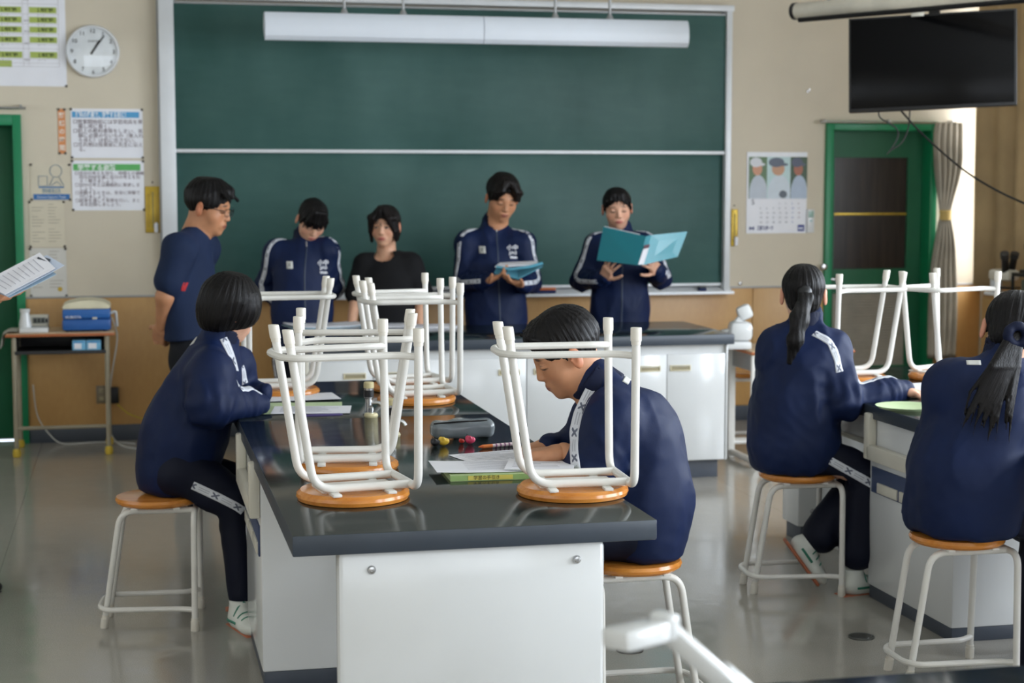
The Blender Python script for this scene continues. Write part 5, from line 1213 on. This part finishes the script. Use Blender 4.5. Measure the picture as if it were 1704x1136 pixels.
SK_O = skin_mat('skin_light_open', (212, 162, 132), (188, 96, 90), 'open', browh=.0036)
def A(x, y, d): return at(x, y, d)
def flo(p): return np.array([p[0], p[1], .078])
# ---------- 1 the teacher standing at the left, hands clasped behind his back
d = 8.5; fw = hdir(78)
hc = A(347, 346, d); nb = A(324, 380, d+.0)
P = Person('man with glasses in a navy T-shirt standing with hands clasped behind his back', hc, 82, 14, 0, 1.18, nb, SK_T, HAIR, 'short', False)
near = (A(300, 416, d-.17), A(274, 494, d-.20), A(268, 545, d-.10)); far = (A(338, 414, d+.17), A(306, 500, d+.24), A(272, 556, d+.10))
ch, pv = A(313, 452, d), A(318, 575, d)
legs = [(A(318, 600, d-.09), A(326, 705, d-.1), flo(A(312, 826, d-.1))), (A(320, 600, d+.09), A(330, 705, d+.1), flo(A(322, 818, d+.1)))]
limbs_inner(P, nb, ch, pv, [near, far], legs)
f = Field(); F_ = (fw, .62)
f.cone(pv, A(314, 510, d), .165, .172, 0, (fw, .72)); f.cone(A(314, 510, d), ch, .172, .175, .05, (fw, .70)); f.cone(ch, nb-ZA*.06, .165, .08, .05, F_)
for a in (near, far): f.cone(nb-ZA*.05, a[0], .06, .085, .05); f.cone(a[0], a[0]+(a[1]-a[0])*.66, .080, .078, .03)
f.half(A(318, 562, d), (0, 0, -1), .006); f.cone(nb-ZA*.01, nb+ZA*.2, .066, .066, .004, None, True)
for a in (near, far): e = nrm(a[1]-a[0]); f.half(a[0]+(a[1]-a[0])*.90+ZA*0, e, .004) if False else None
f.disp = folds(11, .009, .004, 11, 26); P.cloth('t_shirt', f, .008, TEE)
P.rib('side_panel', f, [A(322, 466, d), A(319, 474, d), A(317, 480, d)], [-FWH, -FWH, -FWH], .014, flat((178, 40, 44), .7), 'red side inset under the arm')
arm = Field()
for a in (near, far): arm.cone(a[0]+(a[1]-a[0])*.5, a[1], .047, .042, .02); arm.cone(a[1], a[2], .043, .028, .02)
P.add_skin(arm, .006)
hf = Field(); hand(hf, near[2], A(262, 580, d+.0)-near[2], RT*.3+FWH*.8, 1, (.6, .8, .5), 1.05); P.add_skin(hf, .0045)
hf = Field(); hand(hf, far[2], A(243, 562, d-.08)-far[2], -FWH, -1, (.5, .7, .5), 1.05); P.add_skin(hf, .0045)
trousers(P, legs, pv-ZA*.02, fw, 3, (.10, .078, .07, .068), SLACK, .135, .72)
for l in legs: P.shoe(l[2], fw, mat=M['black'])
# spectacles
gl = thing('spectacles', None, None); bpy.data.objects.remove(gl)
def loc(P, x, y, z): return P.tow(np.array([[x, y, z]]))[0]-P.off
for s in (-1, 1):
    bm = B(); tube(bm, [loc(P, s*.079, -.01, .012), loc(P, s*.078, .04, .010), loc(P, s*.060, .092, .008)], .0022, 6); tube(bm, [loc(P, s*.034+.026*math.cos(t), .101-.004*abs(s*.034+.026*math.cos(t))/.03, .002+.017*math.sin(t)) for t in np.linspace(0, 2*PI, 25)], .0016, 6, False); bobj('spectacle_frame', bm, M['black'], P.root)
bm = B(); tube(bm, [loc(P, -.009, .103, .006), loc(P, .009, .103, .006)], .0016, 6); bobj('spectacle_bridge', bm, M['black'], P.root)
P.finish()
def stripe_arm(P, f, jk, nb, a, out, updir=ZA, w_=.026, inset=.66, nn=60, endf=.98, wristdir=None, label=None):
    sh, el, wr = a[:3]; nbp = np.array(nb)
    o1 = nrm(np.array(out)); ed = nrm(o1+.0*ZA)
    pts = [nbp+(sh-nbp)*inset, nbp+(sh-nbp)*.9, sh+(el-sh)*.3, el+(sh-el)*.12, el+(wr-el)*.15, el+(wr-el)*endf]
    wd = nrm(np.array(wristdir)) if wristdir is not None else ed
    dirs = [nrm(np.array(updir)), nrm(np.array(updir)*.8+o1*.5), ed, ed, nrm(ed+wd), wd]
    P.rib('sleeve_stripe', f, pts, dirs, w_, TAPE, 'white sleeve stripe with small grey marks', jk, nn)
def front_marks(P, f, jk, nb, ch, pv, fwd, side, patch_px, mark_px, dd):
    """zip, pull, square patch and chest lettering"""
    P.rib('zip', f, [nb-ZA*.02, ch, (ch+pv)/2, pv-ZA*.05], [fwd]*4, .008, ZIP, None, jk, 40, .22)
    P.rib('zip_pull', f, [nb+ZA*.012, nb-ZA*.018], [fwd, fwd], .007, PULL, 'silver zip pull', jk, 6, .22)
    if patch_px: P.bad('chest_patch', f, A(*patch_px, dd), fwd, .034, .042, TAG_, 'X', (96, 98, 100), .034, 'pale grey square chest patch', parent=jk)
    if mark_px:
        c_ = A(*mark_px, dd)
        for s_, dz, sz in (('小中', .024, .034), ('J.H.S', -.006, .024), ('Wada', -.034, .020)):
            o, M4 = badge('mark_backing', f, c_+ZA*dz, fwd, ZA, .03, .01, NAVY, P.root, None, -.004); bpy.data.objects.remove(o)
            text_mesh(s_, sz, M['paper'], 'chest_lettering', P.root, Matrix.Translation(-Vector(P.off)) @ M4 @ Matrix.Translation((0, -sz*.4, .011)), 'CENTER', None, .0008, .001)
# ---------- 2 girl in a tracksuit looking down, hands behind her back
d = 9.85; fw = hdir(14); nb = A(507, 404, d+.02)
P = Person('girl in a navy tracksuit with her head bowed and hands behind her back', A(519, 367, d-.04), 20, 40, -8, 1.02, nb, SK_G, HAIR, 'down')
a1 = (A(462, 420, d+.01), A(443, 478, d+.12), A(485, 520, d+.22)); a2 = (A(541, 418, d+.01), A(556, 474, d+.12), A(520, 520, d+.22)); ch, bl, pv = A(503, 450, d), A(503, 515, d), A(504, 575, d)
legs = [(A(484, 600, d), A(480, 690, d), at(478, 740, d)*[1, 1, 0]+ZA*.068), (A(523, 600, d), A(524, 690, d), at(524, 740, d)*[1, 1, 0]+ZA*.068)]
limbs_inner(P, nb, ch, pv, [a1, a2], legs)
f, jk = jacket(P, nb, ch, bl, pv, fw, [a1, a2], 21, (.158, .165, .178), .66)
stripe_arm(P, f, jk, nb, a1, -RT*.5-FWH*1.); stripe_arm(P, f, jk, nb, a2, RT-FWH*.4)
front_marks(P, f, jk, nb, ch, pv, fw, 1, (480, 440), (537, 443), d-.05)
for a, t in ((a1, 1), (a2, -1)): hf = Field(); hand(hf, a[2], (a2[2]-a1[2])*t*.6-ZA*.06, FWH, t, (.4, .5, .4)); P.add_skin(hf, .006)
ft = trousers(P, legs, pv, fw, 5)
P.rib('trouser_stripe', ft, [legs[0][0]+ZA*.08, legs[0][1], legs[0][2]], [-RT-FWH*.6]*3, .026, TAPE, 'white side stripe')
for l in legs: P.shoe(l[2]+ZA*.01, fw)
P.finish()
# ---------- 3 girl in the black T-shirt
d = 9.9; fw = hdir(-6); nb = A(643, 417, d+.03)
P = Person('girl with a dark bob in a black T-shirt standing behind the demonstration desk', A(641, 377, d-.02), -12, 6, 0, 1.0, nb, SK_O, HAIR2, 'framing')
a1 = (A(607, 440, d), A(592, 494, d), A(584, 545, d-.10)); a2 = (A(683, 440, d), A(700, 494, d), A(697, 545, d-.10)); ch, pv = A(645, 462, d), A(645, 585, d)
legs = [(A(627, 610, d), A(627, 690, d), at(627, 740, d)*[1, 1, 0]+ZA*.068), (A(664, 610, d), A(664, 690, d), at(664, 740, d)*[1, 1, 0]+ZA*.068)]
limbs_inner(P, nb, ch, pv, [a1, a2], legs)
f = Field(); F_ = (fw, .66); f.cone(pv, A(645, 520, d), .165, .158, 0, F_); f.cone(A(645, 520, d), ch, .158, .158, .05, F_); f.cone(ch, nb-ZA*.06, .15, .08, .05, F_)
for a in (a1, a2): f.cone(nb-ZA*.055, a[0], .05, .064, .05); f.cone(a[0], a[0]+(a[1]-a[0])*.86, .068, .076, .03)
f.cone(nb-ZA*.025, nb+ZA*.2, .070, .085, .004, None, True); f.ell(nb+fw*.06-ZA*.035, (.062, .07, .045), .006, sub=True); f.disp = folds(33, .007, .003, 12, 28); P.cloth('t_shirt', f, .008, BLACK)
arm = Field(); arm.cone(nb-ZA*.10, nb-ZA*.03, .07, .062, .03, (fw, .8)); arm.cone(nb-ZA*.055, a1[0], .045, .035, .03); arm.cone(nb-ZA*.055, a2[0], .045, .035, .03)
for a in (a1, a2): arm.cone(a[0], a[1], .037, .035, .02); arm.cone(a[1], a[2], .036, .025, .02)
P.add_skin(arm, .0065)
for a, t in ((a1, 1), (a2, -1)): hf = Field(); hand(hf, a[2], -ZA*.9-FWH*.3, RT*t*.9, -t if False else 1 if t > 0 else -1, (.2, .3, .2), .92); P.add_skin(hf, .005)
trousers(P, legs, pv, fw, 6)
for l in legs: P.shoe(l[2]+ZA*.01, fw)
P.finish()
# ---------- 4 boy reading from the pale blue folder
d = 10.1; fw = hdir(10); nb = A(823, 380, d+.03)
P = Person('boy in a navy tracksuit with parted hair reading down into a pale blue folder', A(836, 330, d-.05), 16, 24, -4, 1.12, nb, SK_M, HAIR2, 'curtain', False)
a1 = (A(780, 405, d), A(770, 470, d+.0), A(812, 468, d-.26)); a2 = (A(868, 405, d), A(884, 468, d+.0), A(868, 474, d-.26)); ch, bl, pv = A(824, 440, d), A(826, 505, d), A(828, 580, d)
legs = [(A(808, 610, d), A(808, 690, d), at(808, 740, d)*[1, 1, 0]+ZA*.068), (A(848, 610, d), A(848, 690, d), at(848, 740, d)*[1, 1, 0]+ZA*.068)]
limbs_inner(P, nb, ch, pv, [a1, a2], legs)
f, jk = jacket(P, nb, ch, bl, pv, fw, [a1, a2], 41, (.165, .175, .188), .64, cr=.070)
stripe_arm(P, f, jk, nb, a1, -RT-FWH*1.1, wristdir=-FWH-RT*.2+ZA*.1, endf=.8); stripe_arm(P, f, jk, nb, a2, RT-FWH*.8, wristdir=-FWH+ZA*.1, endf=.8)
front_marks(P, f, jk, nb, ch, pv, fw, 1, (801, 415), (852, 418), d-.05)
hf = Field(); hand(hf, a1[2], A(852, 448, d-.34)-a1[2], ZA*.8-FWH*.2, -1, (.2, .3, .3)); P.add_skin(hf, .0045)
hf = Field(); hand(hf, a2[2], A(835, 463, d-.36)-a2[2], ZA*.8-FWH*.2, 1, (.2, .35, .3)); P.add_skin(hf, .0045)
trousers(P, legs, pv, fw, 7)
for l in legs: P.shoe(l[2]+ZA*.01, fw)
P.finish()
def plate(name, quad, th, mat, parent, back=None):
    """a thin slab through four corner points with thickness th"""
    q = [np.array(p, float) for p in quad]; n_ = nrm(np.cross(q[1]-q[0], q[3]-q[0])); bm = B(); prism(bm, [tuple(p) for p in q], tuple(n_*th)); bmesh.ops.recalc_face_normals(bm, faces=bm.faces); return bobj(name, bm, mat, parent, False)
def folder_mat(name, c): n = NT(name, c, .3, 0, .5); n.b.inputs['Transmission Weight'].default_value = .12; return n.m
FB = folder_mat('folder_blue', (96, 168, 190)); FT_ = folder_mat('folder_teal', (34, 138, 152))
t = thing('folder', 'pale blue folder held open by the reading boy with parted hair', 'folder'); dd = d-.30
pts = [A(816, 449, dd-.02), A(866, 462, dd-.1), A(908, 437, dd), A(893, 436, dd+.12), A(830, 441, dd+.12)]
plate('front_cover', [A(822, 455, dd-.03), A(862, 465, dd-.06), A(862, 447, dd+.10), A(828, 442, dd+.10)], .004, FB, t); plate('back_cover', [A(862, 465, dd-.06), A(903, 444, dd-.04), A(898, 437, dd+.10), A(862, 447, dd+.10)], .004, FB, t)
bm = B(); tube(bm, [A(826, 444, dd-.04), A(850, 448, dd-.06), A(880, 444, dd-.05), A(903, 438, dd-.03)], .009, 8); bobj('rolled_edge', bm, FB, t)
plate('sheets', [A(824, 445, dd-.0), A(896, 441, dd-.0), A(893, 436, dd+.12), A(832, 439, dd+.12)], .008, M['paper'], t)
# ---------- 5 girl with the teal folder
d = 10.25; fw = hdir(2); nb = A(1032, 393, d+.03)
P = Person('girl in a navy tracksuit reading aloud from a large teal folder', A(1027, 347, d-.03), 3, 12, 3, 1.04, nb, SK_G, HAIR, 'tied')
a1 = (A(993, 410, d), A(968, 466, d+.02), A(1006, 462, d-.26)); a2 = (A(1074, 408, d), A(1098, 462, d+.02), A(1094, 450, d-.26)); ch, bl, pv = A(1033, 440, d), A(1031, 505, d), A(1030, 580, d)
legs = [(A(1012, 610, d), A(1012, 690, d), at(1012, 735, d)*[1, 1, 0]+ZA*.068), (A(1050, 610, d), A(1050, 690, d), at(1050, 735, d)*[1, 1, 0]+ZA*.068)]
limbs_inner(P, nb, ch, pv, [a1, a2], legs)
f, jk = jacket(P, nb, ch, bl, pv, fw, [a1, a2], 51, (.158, .168, .19), .64)
stripe_arm(P, f, jk, nb, a1, -RT-FWH*1.0, wristdir=-FWH-RT*.2-ZA*.2, endf=.75); stripe_arm(P, f, jk, nb, a2, RT-FWH*.4, wristdir=RT-FWH, endf=.8)
front_marks(P, f, jk, nb, ch, pv, fw, 1, None, None, d)
hf = Field(); hand(hf, a1[2], A(1018, 432, d-.40)-a1[2], RT*.5+FWH*.9, 1, (.35, .4, .3), 1.0, .3); P.add_skin(hf, .0042)
hf = Field(); hand(hf, a2[2], A(1076, 428, d-.40)-a2[2], -RT*.5+FWH*.9, -1, (.3, .4, .3), 1.0, .25); P.add_skin(hf, .0042)
trousers(P, legs, pv, fw, 8)
for l in legs: P.shoe(l[2]+ZA*.01, fw)
P.finish()
t = thing('folder', 'large open teal folder held up by the reading girl on the right', 'folder'); dd = d-.39
S1, S2 = A(1075, 393, dd-.06), A(1061, 441, dd-.10); S3, S4 = A(1084, 391, dd-.05), A(1070, 441, dd-.09)
plate('front_cover', [A(1004, 377, dd+.10), S1, S2, A(993, 433, dd+.06)], .003, FT_, t); plate('back_cover', [S3, A(1144, 385, dd+.08), A(1128, 427, dd+.05), S4], .003, FT_, t); plate('spine', [S1, S3, S4, S2], .004, FT_, t)
plate('spine_label', [A(1071, 413, dd-.083), A(1080, 411, dd-.083), A(1071, 440, dd-.102), A(1062, 440, dd-.102)], .001, M['paper'], t); plate('label_band', [A(1072, 408, dd-.084), A(1081.5, 406, dd-.084), A(1080, 412, dd-.087), A(1071, 414, dd-.087)], .0015, flat((104, 74, 84)), t)
plate('sheets', [A(1006, 376, dd+.115), A(1064, 389, dd-.02), A(1056, 432, dd-.04), A(998, 428, dd+.08)], .008, M['paper'], t)
# ---------- 6 short-haired student seated at the left of the middle bench
d = 6.25; fw = hdir(100); nb = A(362, 574, d)
P = Person('student with a short black bob seated on a stool left of the middle bench', A(384, 514, d-.0), 122, 16, 8, 1.05, nb, SK_G, HAIR, 'bob')
a1 = (A(350, 622, d-.15), A(350, 674, d-.20), A(404, 674, d-.02)); a2 = (A(386, 612, d+.16), A(396, 664, d+.22), A(412, 655, d+.12)); ch, bl, pv = A(338, 645, d), A(308, 720, d), A(296, 768, d)
legs = [(A(300, 784, d-.09), A(388, 832, d-.08), A(402, 988, d-.10)), (A(300, 788, d+.09), A(396, 812, d+.10), flo(A(404, 970, d+.14)))]
limbs_inner(P, nb, ch, pv, [a1, a2], legs)
f, jk = jacket(P, nb, ch, bl, pv, fw, [(a1[0], a1[1], A(428, 672, d-.03)), (a2[0], a2[1], A(434, 654, d+.12))], 61, (.165, .185, .185), .80, cr=.064, sr=(.078, .085, .066, .046), cut=.474, cup=nrm(nb-ch))
P.rib('sleeve_stripe', f, [A(372, 563, d-.06), A(384, 590, d-.06), A(390, 620, d-.02)], [-FWH+ZA*.3+RT*.3]*3, .032, TAPE, 'white shoulder stripe with small grey marks', jk)
P.rib('sleeve_stripe', f, [A(395, 613, d+.10), A(402, 628, d+.12), A(404, 640, d+.14)], [-FWH+RT*.6+ZA*.3]*3, .03, TAPE, 'white stripe on the far sleeve', jk, 16)
P.rib('sleeve_stripe', f, [A(402, 672, d-.1), A(420, 664, d-.05), A(434, 662, d-.02)], [ZA-FWH*.5]*3, .024, TAPE, 'white stripe at the near cuff', jk, 16)
P.bad('neck_label', f, A(325, 570, d-.02), nrm(-fw+ZA*1.2-FWH*.5), .04, .018, TAG_, None, label='small pale label below the collar', up=-fw+FWH*.4)
for a, t_ in ((a1, 1), (a2, -1)): hf = Field(); hand(hf, a[2], FWH*.9-RT*.3 if t_ > 0 else FWH*.5-RT*.8, -ZA, t_, (.3, .3, .2), .85); P.add_skin(hf, .0055)
ft = trousers(P, legs, pv-ZA*.02, fw, 9, (.100, .088, .058, .05), None, .14, .9, .474)
P.rib('trouser_stripe', ft, [A(328, 806, d-.10), A(372, 827, d-.10), A(398, 841, d-.10), A(410, 849, d-.08)], [-FWH+ZA*.15]*4, .030, TAPE, 'white side stripe with grey marks', None, 40)
P.rib('trouser_stripe', ft, [A(404, 860, d-.10), A(402, 980, d-.10)], [RT*.8-FWH*.5]*2, .026, TAPE, 'white lower side stripe', None, 20)
P.shoe(flo(A(400, 1004, d-.12)), -FWH*.8+RT*.45); P.shoe(legs[1][2]+ZA*.0, fw)
P.finish()
# ---------- 7 bowed boy at the right of the middle bench
d = 5.16; fw = hdir(-92); nb = A(1006, 650, d+.0)
P = Person('boy in a navy tracksuit bowed over his booklet at the right of the middle bench', A(942, 588, d-.0), -84, 28, -3, 1.12, nb, SK_M, HAIR, 'crop', False)
a1 = (A(1022, 702, d-.13), A(985, 788, d-.15), A(938, 750, d-.10)); a2 = (A(1005, 690, d+.17), A(960, 765, d+.24), A(915, 738, d+.16)); ch, bl, pv = A(1056, 732, d), A(1074, 826, d), A(1070, 885, d)
legs = [(A(1055, 888, d-.08), A(960, 890, d-.10), flo(A(972, 1110, d-.10))), (A(1055, 885, d+.08), A(955, 888, d+.10), flo(A(965, 1080, d+.10)))]
limbs_inner(P, nb, ch, pv, [a1, a2], legs)
f, jk = jacket(P, nb, ch, bl, pv, fw, [(a1[0], a1[1], A(957, 764, d-.12)), a2], 71, (.168, .162, .156), .84, cr=.070, sr=(.085, .085, .062, .044), cut=.474, cup=nrm(A(960, 615, d)-nb), h=.0075)
P.rib('sleeve_stripe', f, [A(985, 640, d-.08), A(972, 665, d-.12), A(960, 690, d-.16), A(953, 720, d-.18), A(955, 748, d-.18), A(966, 782, d-.16)], [-FWH-RT*.2]*6, .030, TAPE, 'white sleeve stripe with small grey marks', jk, 70, .25)
P.bad('neck_label', f, A(1045, 630, d-.05), nrm(-FWH*.9+ZA*.6+RT*.35), .046, .020, TAG_, None, label='pale rectangular label below the collar', up=nrm(RT*.7-ZA*.6))
hf = Field(); hand(hf, a1[2]-nrm(a1[2]-a1[1])*.0, A(878, 757, 5.06)-a1[2], -ZA-RT*.2, -1, (.3, .55, .3), 1.08, .12, .3, nrm(A(876, 776, 5.02)-A(920, 752, 5.02))); P.add_skin(hf, .0038)
arm = Field(); arm.cone(A(975, 770, d-.18), a1[2], .038, .026, 0); P.add_skin(arm, .005)
hf = Field(); hand(hf, a2[2], -RT-ZA*.25, -ZA, 1, (.3, .4, .3)); P.add_skin(hf, .0055)
trousers(P, legs, pv, fw, 10, (.074, .07, .06, .06), None, .11, .85)
for l in legs: P.shoe(l[2], fw)
P.finish()
# ---------- 8 ponytailed student
d = 6.68; fw = hdir(140); nb = A(1340, 545, d)
P = Person('student with a long ponytail seated on a stool, writing at the right bench', A(1337, 491, d), 172, 0, 0, 1.02, nb, SK_G, HAIR, 'pony')
a1 = (A(1297, 582, d+.0), A(1290, 655, d+.10), A(1345, 690, d+.22)); a2 = (A(1378, 584, d-.02), A(1402, 666, d-.10), A(1502, 648, d-.02)); ch, bl, pv = A(1334, 605, d), A(1322, 680, d), A(1320, 742, d)
legs = [(A(1335, 752, d+.06), A(1438, 792, d+.08), A(1366, 888, d+.0)), (A(1345, 752, d-.055), A(1440, 790, d-.06), A(1428, 918, d-.06))]
limbs_inner(P, nb, ch, pv, [a1, a2], legs)
f, jk = jacket(P, nb, ch, bl, pv, fw, [a1, a2], 81, (.158, .168, .190), .90, cr=.062, sr=(.076, .082, .064, .044), cut=.474)
P.rib('sleeve_stripe', f, [A(1352, 556, d-.08), A(1370, 578, d-.08), A(1384, 602, d-.10), A(1393, 622, d-.12)], [-FWH*.8+ZA*.5+RT*.4]*4, .028, TAPE, 'white shoulder stripe with small grey marks', jk)
P.rib('sleeve_stripe', f, [A(1425, 655, d-.08), A(1455, 645, d-.05), A(1490, 638, d-.03)], [ZA-FWH*.3]*3, .024, TAPE, 'white forearm stripe', jk, 20)
P.bad('neck_label', f, A(1322, 555, d), nrm(-FWH+ZA*.5), .04, .018, TAG_, None, label='small pale label below the collar')
hf = Field(); hand(hf, a2[2], A(1532, 655, d+.0)-a2[2], -ZA, 1 if True else -1, (.25, .5, .4), .98, .15); P.add_skin(hf, .0045)
hf = Field(); hand(hf, a1[2], RT*.6-ZA*.3, -ZA, -1, (.3, .4, .3)); P.add_skin(hf, .006)
ft = trousers(P, legs, pv-ZA*.02, fw, 12, (.080, .078, .068, .074), None, .125, .85, .474)
P.rib('trouser_stripe', ft, [A(1374, 768, d-.08), A(1410, 788, d-.08), A(1445, 808, d-.08)], [-FWH+ZA*.3]*3, .03, TAPE, 'white side stripe with grey marks', None, 30)
P.shoe(A(1350, 900, d+.0), nrm(A(1366, 935, d+.05)-A(1350, 900, d)) if False else RT*.55-ZA*.75, -RT*.9-ZA*.6); P.shoe(flo(A(1420, 945, d-.06)), RT*.9+FWH*.4)
g = Field(); tb = P.tow(np.array([[0, -.105, .02]]))[0]; pts = [tb, tb-FWH*.035-ZA*.02, A(1330, 530, d-.20), A(1324, 565, d-.22), A(1314, 602, d-.20)]
for (p, q), (r1, r2) in zip(zip(pts, pts[1:]), ((.022, .028), (.028, .036), (.036, .030), (.030, .012))): g.cone(p, q, r1, r2, .02, (FWH, .7))
g.disp = lambda X: .0015*np.sin(X@RT*300+4*np.sin(X[:, 2]*20))+.001*np.sin(X@RT*140+X[:, 2]*15); V, Q = g.mesh(.005); nmesh('ponytail', V-P.off, Q, HAIR, P.hair, {'hs': tail_attr(V, ZA)})
bm = B(); bmesh.ops.create_circle; g2 = Field(); g2.cone(tb-FWH*.004+RT*.0, tb-FWH*.018, .027, .027, 0); V, Q = g2.mesh(.004); nmesh('hair_tie', V-P.off, Q, M['black'], P.hair); bm.free()
P.finish()
# ---------- 9 student with a hair bun cut by the right edge
d = 5.5; fw = hdir(150); nb = A(1668, 600, d)
P = Person('student with tied hair and a navy scrunchie seated at the far right edge', A(1684, 553, d+.02), 165, 20, 10, 1.10, nb, SK_G, HAIR, 'pony')
a1 = (A(1588, 648, d+.0), A(1560, 770, d+.14), A(1640, 800, d+.30)); a2 = (A(1725, 655, d-.02), A(1750, 770, d-.05), A(1830, 700, d+.2)); ch, bl, pv = A(1650, 690, d), A(1614, 790, d), A(1604, 842, d)
legs = [(A(1635, 846, d+.07), A(1740, 870, d+.16), flo(A(1722, 1060, d+.2))), (A(1635, 846, d-.055), A(1735, 872, d-.04), flo(A(1725, 1080, d-.02)))]
limbs_inner(P, nb, ch, pv, [a1, a2], legs)
f, jk = jacket(P, nb, ch, bl, pv, fw, [a1, a2], 91, (.178, .190, .195), .92, cr=.064, sr=(.085, .09, .07, .046), cut=.474)
P.bad('neck_label', f, A(1616, 612, d-.02), nrm(-FWH+ZA*.5-RT*.1), .045, .018, TAG_, None, label='small pale label below the collar', up=ZA)
P.rib('sleeve_stripe', f, [A(1705, 610, d-.05), A(1725, 640, d-.05), A(1745, 690, d-.05)], [-FWH*.5+ZA*.5+RT*.7]*3, .028, TAPE, None, jk)
ft = trousers(P, legs, pv-ZA*.02, fw, 13, (.080, .08, .066, .066), None, .125, .9, .474)
for a, t_ in ((a1, -1), (a2, 1)): hf = Field(); hand(hf, a[2], RT*.6+FWH*.3, -ZA, t_, (.3, .4, .3)); P.add_skin(hf, .006)
for l in legs: P.shoe(l[2], fw)
g = Field(); rs = np.random.RandomState(4); tb = A(1690, 556, d-.15)
for i in range(26):
    a = rs.uniform(-1, 1); p1 = tb+RT*.01*a; p2 = A(1672+22*a, 610, d-.19+.02*a); p3 = A(1650+34*a+rs.uniform(-8, 8), 665+rs.uniform(-15, 30), d-.20-.01*a); p4 = p3-RT*.03*(.6-a*.4)-ZA*rs.uniform(.04, .12)
    g.cone(p1, p2, .016, .012, .006); g.cone(p2, p3, .012, .005, .005); g.cone(p3, p4, .005, .0012, .003)
V, Q = g.mesh(.0042); nmesh('ponytail', V-P.off, Q, HAIR, P.hair, {'hs': tail_attr(V, ZA*.8+RT*.4)})
g = Field()
for k in range(14): t0, t1 = 2*PI*k/14, 2*PI*(k+1)/14; c0_ = tb-FWH*.02; rr_ = .030; g.cone(c0_+RT*rr_*math.cos(t0)+ZA*rr_*math.sin(t0), c0_+RT*rr_*math.cos(t1)+ZA*rr_*math.sin(t1), .013+.003*math.sin(k*2.2), .013, .008)
g.disp = waves(8, 120, .0015); V, Q = g.mesh(.004); nmesh('scrunchie', V-P.off, Q, COLLAR, P.hair)
P.finish()
# ---------- 10 person outside the left edge holding papers
d = 6.4; fw = hdir(80); nb = A(-128, 372, d)
P = Person('person at the left frame edge, only a hand holding white papers visible', A(-108, 318, d), 80, 18, 0, 1.05, nb, SK_M, HAIR, 'short', False)
a1 = (A(-140, 410, d-.18), A(-125, 510, d-.22), A(-28, 500, d-.06)); a2 = (A(-118, 410, d+.18), A(-110, 510, d+.24), A(-40, 500, d+.20)); ch, bl, pv = A(-135, 440, d), A(-135, 520, d), A(-135, 590, d)
legs = [(A(-135, 620, d-.1), A(-125, 780, d-.1), flo(at(-135, 930, d)-FWH*.1)), (A(-135, 620, d+.1), A(-80, 770, d+.1), A(-66, 945, d+.25))]
legs[1] = (legs[1][0], legs[1][1], legs[1][2]*[1, 1, 0]+ZA*.08)
limbs_inner(P, nb, ch, pv, [a1, a2], legs)
f, jk = jacket(P, nb, ch, bl, pv, fw, [a1, a2], 95, (.16, .165, .17), .75, h=.012)
hf = Field(); hand(hf, a1[2], A(10, 492, d-.02)-a1[2], -FWH*.0+ZA*.9, -1, (.15, .25, .2), 1.08, .08, .3, nrm(RT*.9+ZA*.45)); P.add_skin(hf, .004)
hf = Field(); hand(hf, a2[2], RT*.8, ZA, 1, (.3, .4, .3)); P.add_skin(hf, .006)
trousers(P, legs, pv, fw, 14, mat=SLACK)
for l in legs: P.shoe(l[2], fw, mat=M['black'])
P.finish()
t = thing('paper_stack', 'white sheets held out by the hand at the left frame edge', 'papers'); dd = 6.33
plate('sheet', [A(-30, 470, dd-.02), A(66, 420, dd+.05), A(92, 446, dd+.0), A(8, 490, dd-.08)], .002, M['paper'], t)
plate('sheet', [A(-26, 474, dd-.02), A(78, 424, dd+.055), A(107, 441, dd+.02), A(12, 493, dd-.08)], .002, varied('paper_bluish', (196, 206, 222), .5, .02), t)
plate('clear_file', [A(-20, 480, dd-.02), A(70, 440, dd+.055), A(94, 456, dd+.01), A(16, 495, dd-.08)], .0015, varied('clear_file_blue', (170, 196, 216), .3, .02), t)
plate('clip', [A(64, 425, dd+.045), A(84, 431, dd+.03), A(82, 436, dd+.02), A(62, 429, dd+.03)], .004, M['kick'], t)
bm = B(); g = None
for k in range(9):
    u0 = .12+k*.09; pA_, pB_ = A(-30, 470, dd-.023)*(1-u0)+A(66, 420, dd+.047)*u0, A(8, 490, dd-.083)*(1-u0)+A(92, 446, dd-.003)*u0
    a_, b_ = pA_*.85+pB_*.15, pA_*.2+pB_*.8; tube(bm, [a_, b_], .0009, 4)
g = bobj('print_lines', bm, flat((160, 158, 170)), t, False); g['kind'] = 'stuff'
